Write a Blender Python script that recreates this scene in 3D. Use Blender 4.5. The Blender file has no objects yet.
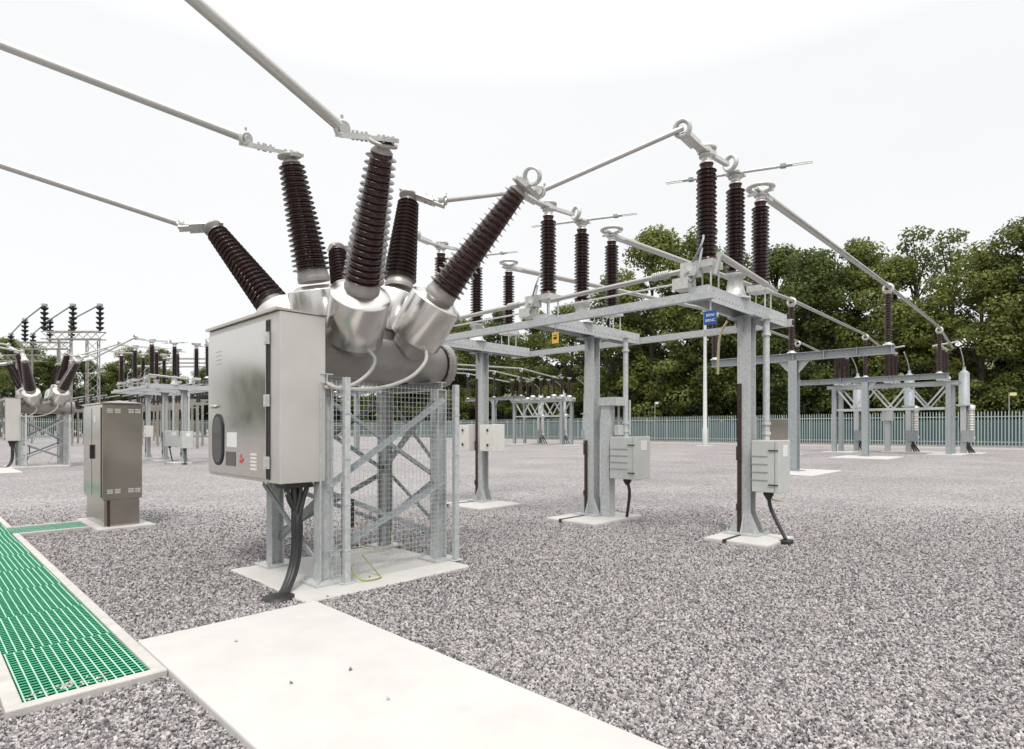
import bpy, math, random
from mathutils import Vector as V, Matrix
R = math.radians
rnd = random.Random(11)
sc = bpy.context.scene
col = sc.collection

# ------------------------------------------------------------------ camera
CH, T = 1.55, R(44.06)
cd = bpy.data.cameras.new('camera'); cam = bpy.data.objects.new('camera', cd); col.objects.link(cam)
cam.location = (0, 0, CH); cam.rotation_euler = (R(90), 0, T - R(90))
cd.sensor_width = 36; cd.lens = 587/1024*36; cd.shift_y = 54.5/1024
cd.clip_start = .05; cd.clip_end = 2000
sc.camera = cam

# ------------------------------------------------------------------ light
w = bpy.data.worlds.new('World'); sc.world = w; w.use_nodes = True
nt = w.node_tree; nt.nodes.clear()
SUN_EL, SUN_AZ = R(58), R(222)      # azimuth clockwise from +Y
sky = nt.nodes.new('ShaderNodeTexSky'); sky.sky_type = 'NISHITA'; sky.sun_disc = False
sky.sun_elevation = SUN_EL; sky.sun_rotation = SUN_AZ
tc = nt.nodes.new('ShaderNodeTexCoord')
mp = nt.nodes.new('ShaderNodeMapping'); mp.inputs['Scale'].default_value = (1, 1, 2.4)
nz = nt.nodes.new('ShaderNodeTexNoise'); nz.inputs['Scale'].default_value = 1.6; nz.inputs['Detail'].default_value = 5
cr = nt.nodes.new('ShaderNodeValToRGB')
cr.color_ramp.elements[0].position = .22; cr.color_ramp.elements[0].color = (9.35, 9.37, 9.38, 1)
cr.color_ramp.elements[1].position = .62; cr.color_ramp.elements[1].color = (9.8, 9.8, 9.78, 1)
mx = nt.nodes.new('ShaderNodeMixRGB'); mx.inputs[0].default_value = .93
bg = nt.nodes.new('ShaderNodeBackground'); bg.inputs['Strength'].default_value = .1
out = nt.nodes.new('ShaderNodeOutputWorld')
L = nt.links.new
L(tc.outputs['Generated'], mp.inputs['Vector']); L(mp.outputs[0], nz.inputs['Vector']); L(nz.outputs['Fac'], cr.inputs[0])
L(sky.outputs[0], mx.inputs[1]); sx = nt.nodes.new('ShaderNodeSeparateXYZ'); zr = nt.nodes.new('ShaderNodeMapRange')      # overcast sky: brighter towards the zenith
zr.inputs['From Min'].default_value = .5; zr.inputs['To Min'].default_value = .76; zr.inputs['To Max'].default_value = 1.75
ml = nt.nodes.new('ShaderNodeVectorMath'); ml.operation = 'SCALE'
L(tc.outputs['Generated'], sx.inputs[0]); L(sx.outputs['Z'], zr.inputs['Value']); L(cr.outputs[0], ml.inputs[0]); L(zr.outputs[0], ml.inputs['Scale'])
L(ml.outputs[0], mx.inputs[2]); L(mx.outputs[0], bg.inputs[0]); L(bg.outputs[0], out.inputs[0])
sl = bpy.data.lights.new('sun', 'SUN'); sl.energy = 1.5; sl.angle = R(12); sl.color = (1, .96, .9)
so = bpy.data.objects.new('sun', sl); col.objects.link(so)
sd = V((math.sin(SUN_AZ)*math.cos(SUN_EL), math.cos(SUN_AZ)*math.cos(SUN_EL), math.sin(SUN_EL)))
so.rotation_euler = (-sd).to_track_quat('-Z', 'Y').to_euler()
vs = sc.view_settings; vs.view_transform = 'Standard'; vs.look = 'None'; vs.gamma = 1; vs.exposure = .46
sc.cycles.max_bounces = 6; sc.cycles.caustics_reflective = False; sc.cycles.caustics_refractive = False

# ------------------------------------------------------------------ materials
def mat(name, c, rough=.6, metal=0., noise=0., nscale=8., bump=0., bscale=60., c2=None, coat=0., spec=.5, stretch=None, nrough=0., rnd_v=0.):
    m = bpy.data.materials.new(name); m.use_nodes = True
    n = m.node_tree.nodes; l = m.node_tree.links.new
    b = n['Principled BSDF']
    b.inputs['Roughness'].default_value = rough; b.inputs['Metallic'].default_value = metal
    b.inputs['Coat Weight'].default_value = coat; b.inputs['Specular IOR Level'].default_value = spec
    b.inputs['Base Color'].default_value = (*c, 1)
    t = n.new('ShaderNodeTexCoord'); src = t.outputs['Object']
    if stretch:
        mpn = n.new('ShaderNodeMapping'); mpn.inputs['Scale'].default_value = stretch; l(src, mpn.inputs[0]); src = mpn.outputs[0]
    fac = None
    if noise or c2:
        x = n.new('ShaderNodeTexNoise'); x.inputs['Scale'].default_value = nscale; x.inputs['Detail'].default_value = 6
        x.inputs['Roughness'].default_value = .65
        l(src, x.inputs['Vector'])
        r = n.new('ShaderNodeValToRGB'); e = r.color_ramp.elements
        e[0].position = .33; e[1].position = .67
        a = c2 if c2 else tuple(k*(1-noise) for k in c)
        d = c if c2 else tuple(min(1, k*(1+noise*.6)) for k in c)
        e[0].color = (*a, 1); e[1].color = (*d, 1)
        l(x.outputs['Fac'], r.inputs[0]); colr = r.outputs[0]; fac = x.outputs['Fac']
        if rnd_v:
            oi = n.new('ShaderNodeObjectInfo'); hs = n.new('ShaderNodeHueSaturation')
            mr = n.new('ShaderNodeMapRange'); mr.inputs['To Min'].default_value = 1-rnd_v; mr.inputs['To Max'].default_value = 1+rnd_v
            l(oi.outputs['Random'], mr.inputs['Value']); l(mr.outputs[0], hs.inputs['Value']); l(colr, hs.inputs['Color'])
            mr2 = n.new('ShaderNodeMapRange'); mr2.inputs['To Min'].default_value = .52; mr2.inputs['To Max'].default_value = .49
            l(oi.outputs['Random'], mr2.inputs['Value']); l(mr2.outputs[0], hs.inputs['Hue']); colr = hs.outputs[0]
        l(colr, b.inputs['Base Color'])
        if nrough:
            q = n.new('ShaderNodeMapRange'); q.inputs['From Min'].default_value = .3; q.inputs['From Max'].default_value = .7
            q.inputs['To Min'].default_value = max(0, rough-nrough); q.inputs['To Max'].default_value = rough+nrough
            l(fac, q.inputs['Value']); l(q.outputs[0], b.inputs['Roughness'])
    if bump:
        y = n.new('ShaderNodeTexNoise'); y.inputs['Scale'].default_value = bscale; y.inputs['Detail'].default_value = 4
        l(src, y.inputs['Vector'])
        bp = n.new('ShaderNodeBump'); bp.inputs['Strength'].default_value = bump; bp.inputs['Distance'].default_value = .02
        l(y.outputs['Fac'], bp.inputs['Height']); l(bp.outputs[0], b.inputs['Normal'])
    return m

M = {}
M['galv'] = mat('galvanised_steel', (.60, .62, .615), .5, .2, nscale=22, c2=(.43, .455, .46), bump=.04, bscale=40, nrough=.1)
M['galv_dark'] = mat('weathered_galvanised_steel', (.40, .43, .44), .55, .2, nscale=12, c2=(.28, .31, .32), bump=.05, nrough=.1)
M['alu'] = mat('aluminium', (.68, .66, .63), .25, .95, nscale=1.5, c2=(.62, .60, .57), nrough=.02)
M['alu_tube'] = mat('aluminium_tube', (.56, .55, .53), .40, .75, nscale=2, c2=(.48, .47, .45), nrough=.06)
M['alu_pale'] = mat('pale_aluminium', (.74, .74, .72), .45, .5, nscale=20, c2=(.55, .55, .52))
M['steel'] = mat('brushed_stainless_steel', (.66, .64, .60), .15, 1., nscale=2, c2=(.62, .60, .56), bump=.008, bscale=2.2, nrough=.04)
M['steel_matt'] = mat('matt_stainless_steel', (.72, .69, .65), .46, .8, nscale=2.5, c2=(.67, .64, .60), bump=.01, bscale=3, nrough=.06)
M['steel_bronze'] = mat('kiosk_stainless_steel', (.52, .48, .42), .17, 1., nscale=1.5, c2=(.48, .44, .385), bump=.008, bscale=2.5, nrough=.04)
M['tank'] = mat('cast_tank_aluminium', (.46, .435, .41), .45, .6, nscale=3, c2=(.34, .32, .30), bump=.08, bscale=90, nrough=.06)
M['porc'] = mat('brown_porcelain', (.043, .013, .0105), .20, 0, nscale=5, c2=(.026, .008, .007), coat=.1, nrough=.05)
M['porc_far'] = mat('dark_red_porcelain', (.055, .012, .012), .25, 0, nscale=5, c2=(.03, .008, .008))
M['black'] = mat('black_plastic', (.012, .012, .012), .5, nscale=20, c2=(.025, .025, .025))
M['rubber'] = mat('black_cable_sheath', (.022, .023, .024), .42, nscale=30, c2=(.035, .035, .035))
M['conduit'] = mat('grey_conduit', (.50, .49, .46), .5, nscale=30, c2=(.42, .41, .38))
M['box'] = mat('light_grey_enamel', (.56, .57, .55), .38, nscale=4, c2=(.50, .51, .49))
M['box_white'] = mat('white_enamel', (.80, .78, .73), .4, nscale=4, c2=(.72, .70, .65))
M['concrete'] = mat('pale_concrete', (.56, .546, .522), .85, nscale=2.2, c2=(.505, .49, .465), bump=.1, bscale=140)
M['concrete_kerb'] = mat('kerb_concrete', (.56, .54, .505), .85, nscale=6, c2=(.46, .44, .41), bump=.2, bscale=120)
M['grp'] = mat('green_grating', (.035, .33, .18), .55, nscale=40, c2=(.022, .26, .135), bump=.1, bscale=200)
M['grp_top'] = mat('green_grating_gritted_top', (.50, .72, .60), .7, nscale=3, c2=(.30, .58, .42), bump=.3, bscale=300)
M['grp_side_shade'] = mat('green_grating_side_shade', (.012, .13, .065), .6, nscale=40, c2=(.008, .10, .05))  # shade in the grating slots painted into the bar side colour
M['grp_bar_top_lit'] = mat('green_grating_bar_top_lit', (.045, .37, .19), .6, nscale=4, c2=(.03, .30, .15), bump=.2, bscale=300)  # same green painted brighter on top, as the lit face of the bars
M['trench'] = mat('trench_floor', (.05, .06, .055), .9, nscale=4, c2=(.03, .035, .03))
M['copper'] = mat('brown_copper_tape', (.075, .042, .033), .5, .3, nscale=12, c2=(.04, .027, .023))
M['earth'] = mat('green_yellow_earth_cable', (.40, .42, .10), .5, nscale=6, c2=(.16, .30, .06))
M['cream'] = mat('cream_cable', (.62, .55, .34), .5)
M['paper'] = mat('white_label', (.82, .82, .80), .5, nscale=60, c2=(.74, .74, .73))
M['red'] = mat('red_marking', (.55, .05, .05), .5)
M['blue'] = mat('blue_sign', (.012, .085, .33), .4)
M['yellow'] = mat('amber_tag', (.75, .42, .06), .5, nscale=30, c2=(.8, .5, .12))
M['glass'] = mat('dark_window_glass', (.02, .022, .022), .08, nscale=18, c2=(.05, .055, .055))
M['fence'] = mat('fence_galvanised', (.42, .49, .475), .5, .1, nscale=6, c2=(.33, .395, .38))
M['fence_green'] = mat('green_fence_sheet', (.06, .105, .085), .7, nscale=.3, c2=(.035, .06, .095))
M['lattice'] = mat('lattice_steel', (.36, .34, .30), .6, .2, nscale=5, c2=(.25, .235, .21))
M['bark'] = mat('bark', (.10, .08, .06), .9, nscale=9, c2=(.05, .042, .034), bump=.5, bscale=20)
M['plate_dark'] = mat('dark_rating_plate', (.09, .09, .09), .35, .3, nscale=30, c2=(.14, .14, .135))
M['sand'] = mat('yellow_marker', (.75, .70, .30), .6)

def leafmat(name, a, b):
    m = mat(name, a, .55, nscale=.55, c2=b, rnd_v=.22, spec=.3)
    n = m.node_tree.nodes; l = m.node_tree.links.new
    p = n['Principled BSDF']; o = n['Material Output']
    tr = n.new('ShaderNodeBsdfTranslucent'); mxs = n.new('ShaderNodeMixShader'); mxs.inputs[0].default_value = .38
    src = p.inputs['Base Color'].links[0].from_socket
    l(src, tr.inputs['Color']); l(p.outputs[0], mxs.inputs[1]); l(tr.outputs[0], mxs.inputs[2]); l(mxs.outputs[0], o.inputs['Surface'])
    return m
M['leaf'] = leafmat('oak_leaves', (.200, .225, .058), (.085, .112, .026))
M['leaf_pale'] = leafmat('birch_leaves', (.19, .22, .07), (.10, .125, .04))
M['leaf_shade'] = leafmat('shaded_wood_leaves', (.034, .046, .013), (.011, .017, .006))  # shade beneath the canopy painted into the leaf colour

def gravel_mat(name, stone, value=1.0):
    m = bpy.data.materials.new(name); m.use_nodes = True
    n = m.node_tree.nodes; l = m.node_tree.links.new; b = n['Principled BSDF']
    b.inputs['Roughness'].default_value = .8; b.inputs['Specular IOR Level'].default_value = .3
    ramp = n.new('ShaderNodeValToRGB'); e = ramp.color_ramp.elements; ramp.color_ramp.interpolation = 'LINEAR'
    cols = [(0, (.07, .066, .066)), (.25, (.19, .178, .179)), (.5, (.305, .286, .285)), (.75, (.40, .375, .37)), (1, (.50, .475, .468))]
    e[0].position = 0; e[0].color = (*[k*value for k in cols[0][1]], 1); e[1].position = 1; e[1].color = (*[k*value for k in cols[4][1]], 1)
    for p, c in cols[1:4]:
        q = e.new(p); q.color = (*[k*value for k in c], 1)
    t = n.new('ShaderNodeTexCoord')
    if stone:
        oi = n.new('ShaderNodeObjectInfo'); fac = oi.outputs['Random']
        nz = n.new('ShaderNodeTexNoise'); nz.inputs['Scale'].default_value = 2.2; l(t.outputs['Object'], nz.inputs['Vector'])
        ad = n.new('ShaderNodeMath'); ad.operation = 'MULTIPLY_ADD'; ad.inputs[1].default_value = .25; ad.use_clamp = True
        sb = n.new('ShaderNodeMath'); sb.operation = 'SUBTRACT'; sb.inputs[1].default_value = .12
        l(nz.outputs['Fac'], ad.inputs[0]); l(fac, sb.inputs[0]); l(sb.outputs[0], ad.inputs[2]); l(ad.outputs[0], ramp.inputs[0])
        l(ramp.outputs[0], b.inputs['Base Color'])
    else:
        vo = n.new('ShaderNodeTexVoronoi'); vo.inputs['Scale'].default_value = 42
        l(t.outputs['Object'], vo.inputs['Vector'])
        sp = n.new('ShaderNodeSeparateColor'); l(vo.outputs['Color'], sp.inputs[0]); l(sp.outputs[0], ramp.inputs[0])
        big = n.new('ShaderNodeTexNoise'); big.inputs['Scale'].default_value = .35; big.inputs['Detail'].default_value = 5
        l(t.outputs['Object'], big.inputs['Vector'])
        mr = n.new('ShaderNodeMapRange'); mr.inputs['From Min'].default_value = .3; mr.inputs['From Max'].default_value = .7
        mr.inputs['To Min'].default_value = .84; mr.inputs['To Max'].default_value = 1.10
        l(big.outputs['Fac'], mr.inputs['Value'])
        mu = n.new('ShaderNodeMixRGB'); mu.blend_type = 'MULTIPLY'; mu.inputs[0].default_value = 1
        gr = n.new('ShaderNodeTexNoise'); gr.inputs['Scale'].default_value = 9; gr.inputs['Detail'].default_value = 8; gr.inputs['Roughness'].default_value = .8
        l(t.outputs['Object'], gr.inputs['Vector'])
        gm = n.new('ShaderNodeMapRange'); gm.inputs['From Min'].default_value = .3; gm.inputs['From Max'].default_value = .7; gm.inputs['To Min'].default_value = .72; gm.inputs['To Max'].default_value = 1.28
        l(gr.outputs['Fac'], gm.inputs['Value']); mm = n.new('ShaderNodeMath'); mm.operation = 'MULTIPLY'; l(mr.outputs[0], mm.inputs[0]); l(gm.outputs[0], mm.inputs[1])
        l(ramp.outputs[0], mu.inputs[1]); l(mm.outputs[0], mu.inputs[2]); l(mu.outputs[0], b.inputs['Base Color'])
        bp = n.new('ShaderNodeBump'); bp.inputs['Strength'].default_value = .8; bp.inputs['Distance'].default_value = .02; bp.invert = True
        l(vo.outputs['Distance'], bp.inputs['Height']); l(bp.outputs[0], b.inputs['Normal'])
    return m
M['ground'] = gravel_mat('gravel_ground', False, 1.06)
M['stone'] = gravel_mat('gravel_stone', True, 1.10)
M['road'] = mat('pale_road', (.42, .375, .355), .9, nscale=1.2, c2=(.34, .30, .285), bump=.2, bscale=60)
M['grass'] = mat('rough_grass', (.16, .17, .06), .9, nscale=1.5, c2=(.07, .10, .03), bump=.6, bscale=8)

# ------------------------------------------------------------------ mesh builder
class MB:
    def __init__(s): s.v = []; s.f = []; s.sm = []
    def add(s, vs, fs, smooth=False):
        o = len(s.v); s.v += [tuple(p) for p in vs]
        s.f += [tuple(i+o for i in f) for f in fs]; s.sm += [smooth]*len(fs); return s
    def box(s, x0, x1, y0, y1, z0, z1):
        return s.add([(x0,y0,z0),(x1,y0,z0),(x1,y1,z0),(x0,y1,z0),(x0,y0,z1),(x1,y0,z1),(x1,y1,z1),(x0,y1,z1)],
                     [(3,2,1,0),(4,5,6,7),(0,1,5,4),(1,2,6,5),(2,3,7,6),(3,0,4,7)])
    def bar(s, a, b, w, h, up=(0,0,1), oy=0., oz=0.):
        a = V(a); b = V(b); d = (b-a).normalized(); u = V(up)
        if abs(d.dot(u)) > .98: u = V((1,0,0)) if abs(d.x) < .9 else V((0,1,0))
        r = d.cross(u).normalized(); u = r.cross(d)
        a = a + r*oy + u*oz; b = b + r*oy + u*oz
        q = [r*(-w/2)+u*(-h/2), r*(w/2)+u*(-h/2), r*(w/2)+u*(h/2), r*(-w/2)+u*(h/2)]
        return s.add([a+k for k in q]+[b+k for k in q], [(0,1,2,3),(7,6,5,4),(1,0,4,5),(2,1,5,6),(3,2,6,7),(0,3,7,4)])
    def hsec(s, a, b, w, h, t, up=(0,0,1)):
        s.bar(a, b, w, t, up, oz=h/2-t/2); s.bar(a, b, w, t, up, oz=-h/2+t/2); return s.bar(a, b, t, h-2*t, up)
    def angle(s, a, b, w, t=.008, up=(0,0,1)):
        s.bar(a, b, w, t, up, oz=-w/2+t/2); return s.bar(a, b, t, w-t, up, oy=-w/2+t/2, oz=t/2)
    def lathe(s, a, d, prof, n=24, smooth=True, caps=True):
        a = V(a); d = V(d).normalized(); u = V((0,0,1)) if abs(d.z) < .9 else V((1,0,0))
        r = d.cross(u).normalized(); q = d.cross(r)
        vs = []; 
        for (k, rad) in prof:
            for i in range(n):
                t = 2*math.pi*i/n; vs.append(a + d*k + (r*math.cos(t)+q*math.sin(t))*rad)
        fs = [(j*n+i, j*n+(i+1)%n, (j+1)*n+(i+1)%n, (j+1)*n+i) for j in range(len(prof)-1) for i in range(n)]
        s.add(vs, fs, smooth)
        if caps:
            s.add(vs[:n], [tuple(range(n-1,-1,-1))]); s.add(vs[-n:], [tuple(range(n))])
        return s
    def tube(s, a, b, r, r2=None, n=14):
        a = V(a); b = V(b); return s.lathe(a, b-a, [(0, r), ((b-a).length, r if r2 is None else r2)], n)
    def path(s, pts, r, n=8, sub=6):
        P = [V(p) for p in pts]
        if sub > 1 and len(P) > 2:
            Q = []
            for i in range(len(P)-1):
                p0 = P[max(i-1,0)]; p1 = P[i]; p2 = P[i+1]; p3 = P[min(i+2,len(P)-1)]
                for k in range(sub):
                    t = k/sub
                    Q.append(.5*((2*p1)+(p2-p0)*t+(2*p0-5*p1+4*p2-p3)*t*t+(3*p1-p0-3*p2+p3)*t**3))
            Q.append(P[-1]); P = Q
        vs = []; d0 = (P[1]-P[0]).normalized(); u = V((0,0,1)) if abs(d0.z) < .9 else V((1,0,0))
        rr = d0.cross(u).normalized()
        for i, p in enumerate(P):
            d = (P[min(i+1,len(P)-1)]-P[max(i-1,0)]).normalized()
            rr = (rr - d*rr.dot(d)).normalized(); q = d.cross(rr)
            for k in range(n):
                t = 2*math.pi*k/n; vs.append(p + (rr*math.cos(t)+q*math.sin(t))*r)
        fs = [(j*n+i, j*n+(i+1)%n, (j+1)*n+(i+1)%n, (j+1)*n+i) for j in range(len(P)-1) for i in range(n)]
        s.add(vs, fs, True); s.add(vs[:n], [tuple(range(n-1,-1,-1))]); s.add(vs[-n:], [tuple(range(n))]); return s
    def ring(s, c, ax, RR, r, n=22, m=8, squash=1.):
        c = V(c); d = V(ax).normalized(); u = V((0,0,1)) if abs(d.z) < .9 else V((1,0,0))
        a = d.cross(u).normalized(); b = d.cross(a); vs = []
        for i in range(n):
            t = 2*math.pi*i/n; e = a*math.cos(t)+b*math.sin(t)
            for k in range(m):
                p = 2*math.pi*k/m; vs.append(c + e*(RR+r*math.cos(p)) + d*(r*squash*math.sin(p)))
        return s.add(vs, [(i*m+k, ((i+1)%n)*m+k, ((i+1)%n)*m+(k+1)%m, i*m+(k+1)%m) for i in range(n) for k in range(m)], True)
    def tri(s, a, b, c, th):
        a, b, c = V(a), V(b), V(c); n = (b-a).cross(c-a).normalized()*th/2
        return s.add([a-n,b-n,c-n,a+n,b+n,c+n], [(2,1,0),(3,4,5),(0,1,4,3),(1,2,5,4),(2,0,3,5)])
    def build(s, name, m, parent=None, label=None, bevel=0., loc=None):
        me = bpy.data.meshes.new(name)
        off = V((0,0,0))
        if parent is not None:
            p = parent
            while p is not None: off += p.location; p = p.parent
        elif loc is not None: off = V(loc)
        me.from_pydata([tuple(V(q)-off) for q in s.v], [], s.f)
        me.polygons.foreach_set('use_smooth', s.sm); me.materials.append(M[m] if isinstance(m, str) else m)
        import bmesh
        o = bpy.data.objects.new(name, me); col.objects.link(o)
        if parent is not None: o.parent = parent
        elif loc is not None: o.location = loc
        if label: o['label'] = label
        if bevel:
            b = o.modifiers.new('bevel', 'BEVEL'); b.width = bevel; b.segments = 2; b.limit_method = 'ANGLE'
        return o

def tag(o, label, cat, group=None, kind=None):
    if label: o['label'] = label
    if cat: o['category'] = cat
    if group: o['group'] = group
    if kind: o['kind'] = kind
    return o
def thing(name, label, cat, loc, group=None):
    o = bpy.data.objects.new(name, None); col.objects.link(o); o.location = loc; o.empty_display_size = .2
    return tag(o, label, cat, group)
kids = {}
def dup(o, off=(0,0,0), label=None, group=None, parent=None, zs=1.):
    c = o.copy(); col.objects.link(c)
    if parent is None:
        c.location = o.location + V(off)
        if zs != 1.: c.scale = (1,1,zs); c.location.z *= zs
        if label: c['label'] = label
        if group: c['group'] = group
    else: c.parent = parent
    for ch in [k for k in list(bpy.data.objects) if k.parent == o]: dup(ch, parent=c)
    return c
def struct(mb, name, m, label=None, bevel=0.):
    o = mb.build(name, m, bevel=bevel); o['kind'] = 'structure'
    return o
def text(name, body, size, m, parent, loc, rot, th=.002):
    cu = bpy.data.curves.new(name, 'FONT'); cu.body = body; cu.size = size; cu.extrude = th; cu.align_x = 'CENTER'; cu.align_y = 'CENTER'
    t = bpy.data.objects.new(name, cu); col.objects.link(t)
    dg = bpy.context.evaluated_depsgraph_get(); me = bpy.data.meshes.new_from_object(t.evaluated_get(dg))
    bpy.data.objects.remove(t)
    o = bpy.data.objects.new(name, me); col.objects.link(o); me.materials.clear(); me.materials.append(M[m])
    o.parent = parent; o.location = loc; o.rotation_euler = rot
    return o

def sheds(L, n, rc0, rs0, rc1=None, rs1=None, alt=True):
    rc1 = rc0 if rc1 is None else rc1; rs1 = rs0 if rs1 is None else rs1
    P = []; p = L/n
    for i in range(n):
        f = i/max(1, n-1); c = rc0+(rc1-rc0)*f; r = rs0+(rs1-rs0)*f
        if alt and i % 2: r = c+(r-c)*.86
        z = i*p
        P += [(z, c), (z+p*.40, c), (z+p*.37, r-.005), (z+p*.39, r), (z+p*.45, r-.003), (z+p*.58, c+(r-c)*.10), (z+p*.66, c)]
    P.append((L, rc1)); return P

# ------------------------------------------------------------------ ground
struct(MB().add([(-400,-400,0),(600,-400,0),(600,600,0),(-400,600,0)], [(0,1,2,3)]), 'ground', 'ground')
struct(MB().box(56.5, 61.5, -60, 104, -.05, .02), 'road', 'road')
# grass verge beyond the fence: gently rising bank
vm = MB(); g = []
NX, NY = 14, 60
for i in range(NX+1):
    for j in range(NY+1):
        x = 69.5+i*4.5; y = -70+j*5
        g.append((x, y, -.02+min(1, i/5)*1.0+max(0,i-4)**1.35*.62+(.22*math.sin(x*.7+y*.31)+.18*math.sin(y*.9)) * min(1, i)))
vm.add(g, [(i*(NY+1)+j, (i+1)*(NY+1)+j, (i+1)*(NY+1)+j+1, i*(NY+1)+j+1) for i in range(NX) for j in range(NY)], True)
struct(vm, 'grass_verge', 'grass')

# paths of cast concrete joining the trench
struct(MB().box(1.142, 2.49, -4, 4.80, -.1, .055), 'path', 'concrete', bevel=.012)
struct(MB().box(1.142, 2.85, 26.4, 30.0, -.1, .055), 'path', 'concrete', bevel=.012)
# trench kerbs in lengths
km = MB(); GU0, GU1 = .452, 1.062
for v in [4.168+k*1.2 for k in range(40)]:
    e = v+1.194
    km.box(GU0-.085, GU0-.004, v, e, -.12, .052)
    for (a, b) in ([(v, e)] if not (v < 11.02 < e or v < 11.68 < e or 11.02 < v < 11.68) else [(v, min(e, 11.00))] if v < 11 else [(max(v, 11.72), e)]):
        if b-a > .02: km.box(GU1+.004, GU1+.076, a, b, -.12, .052)
km.box(GU0-.085, GU1+.076, 4.085, 4.165, -.12, .053)
km.box(GU1+.08, 1.98, 10.93, 11.0, -.12, .051); km.box(GU1+.08, 1.98, 11.72, 11.79, -.12, .051)
struct(km, 'trench_kerb', 'concrete_kerb', bevel=.008)
struct(MB().box(GU0-.003, GU1+.003, 4.168, 52, -.35, -.12).box(GU1+.003, 1.98, 11.0, 11.72, -.35, -.121), 'trench_floor', 'trench')

# green gratings, one panel after another
def grating(x0, x1, y0, y1, nx, ny, lab, along_y=True, grit=False):
    t = thing('trench_grating', lab, 'grating', ((x0+x1)/2, (y0+y1)/2, 0), 'green grating panels over the cable trench')
    a = MB(); b = MB(); top = MB(); bt = MB(); zt = .044; sh = (.0, .016, .007, .022)[int(y0*1.0) % 4] if along_y else 0
    for i in range(nx+1):
        x = x0+.008+(x1-x0-.040)*i/nx+sh
        if along_y: a.box(x-.0036, x+.0036, y0, y1, .0, zt-.003); top.box(x-.0038, x+.0038, y0, y1, zt-.003, zt)
        else: a.box(x-.005, x+.005, y0+.001, y1-.001, .002, zt-.007); bt.box(x-.007, x+.007, y0+.001, y1-.001, zt-.007, zt-.004)
    for j in range(ny+1):
        y = y0+.010+(y1-y0-.020)*j/ny
        if along_y: b.box(x0+.001, x1-.001, y-.006, y+.006, .002, zt-.007); bt.box(x0+.001, x1-.001, y-.0095, y+.0095, zt-.007, zt-.004)
        else: b.box(x0, x1, y-.0036, y+.0036, .0, zt-.003); top.box(x0, x1, y-.0038, y+.0038, zt-.003, zt)
    bt.box(x0, x1, y0-.0005, y0+.006, .0, zt-.001)
    a.build('load_bar', 'grp_side_shade', t); b.build('cross_bar', 'grp_side_shade', t); top.build('gritted_top', 'grp_top', t); bt.build('bar_top', 'grp_bar_top_lit', t)
    if grit:
        gm = MB(); q = random.Random(3)
        for k in range(46):
            cx, cy = x0+q.choice((.08, .2, .24, .36))+q.gauss(0,.03), y0+.1+q.gauss(0,.045); sz = q.uniform(.004,.011)
            gm.lathe((cx, cy, zt-.001), (q.uniform(-.3,.3), q.uniform(-.3,.3), 1), [(0, sz), (sz*.9, sz*.6)], 6, False)
        gm.build('spilt_grit', 'concrete_kerb', t)['kind'] = 'stuff'
    return t
v = 4.172; k = 0
while v < 50:
    ln = 1.0
    lab = 'nearest green grating panel with pale grit spilt on its end' if k == 0 else 'green grating panel in the long row over the cable trench'
    if k == 1: lab = 'second green grating panel from the path end of the trench'
    if k == 2: lab = 'third green grating panel from the path end of the trench'
    if k > 2 and v > 11.8: lab = 'green grating panel of the trench row beyond the side branch to the kiosk'
    if k > 2 and v <= 11.8: lab = 'green grating panel of the long trench row before the side branch to the kiosk'
    if v < 17: grating(GU0, GU1, v+.003, v+ln-.003, 12, 20, lab, True, k == 0)
    else: grating(GU0, GU1, v+.003, v+4*ln-.003, 12, 40, lab, True); v += 3
    v += ln; k += 1
grating(GU1+.006, 1.6, 11.004, 11.716, 11, 14, 'short green grating panel branching off the main trench row', False)
grating(1.606, 1.98, 11.004, 11.716, 11, 14, 'green grating panel ending against the stainless steel kiosk', False)

# gravel stones lying loose near the viewpoint (real stones, one uncountable mass)
rects = [(1.142,2.49,-4,4.80),(GU0-.085,GU1+.076,4.085,60),(1.0,2.0,10.93,11.79),(2.46,4.38,4.89,6.62),(1.98,2.75,10.53,12.12)]
PL = [('c3', 8.42, 3.44, .42, .62), ('c2', 8.42, 6.12, .62, .62), ('c1', 8.42, 8.85, .42, .5)]
rects += [(7.7,8.64,2.88,3.74),(7.55,8.95,5.5,6.5),(7.5,8.66,8.1,9.3)]
pts = []; q = random.Random(5); fw = (math.cos(T), math.sin(T)); rt = (math.sin(T), -math.cos(T))
D = 1.9
while D < 12:
    st = .0150 + max(0, D-3.5)*.0022
    X = -min(D*1.15, 9.5)
    while X < min(D*1.35, 11):
        d = D+q.uniform(-.6,.6)*st; x = X+q.uniform(-.6,.6)*st
        a = d*fw[0]+x*rt[0]; b = d*fw[1]+x*rt[1]
        if (D < 5 or q.random() > (D-5)/7) and not any(r[0]+.008 < a < r[1]-.008 and r[2]+.008 < b < r[3]-.008 for r in rects):
            pts.append((a, b, .004+q.uniform(-.004,.008)))
        elif D < 7 and q.random() < .00012 and 1.142 < a < 4.4: pts.append((a, b, .0635 if b < 4.8 else .036))
        X += st
    D += st
me = bpy.data.meshes.new('gravel'); me.from_pydata(pts, [], [])
go = bpy.data.objects.new('gravel', me); col.objects.link(go)
tag(go, 'loose grey and pinkish crushed stone covering the yard', 'gravel', kind='stuff')
ng = bpy.data.node_groups.new('gravel_stones', 'GeometryNodeTree')
ng.interface.new_socket('Geometry', in_out='INPUT', socket_type='NodeSocketGeometry')
ng.interface.new_socket('Geometry', in_out='OUTPUT', socket_type='NodeSocketGeometry')
N = ng.nodes.new; l = ng.links.new
gi = N('NodeGroupInput'); gout = N('NodeGroupOutput')
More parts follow.
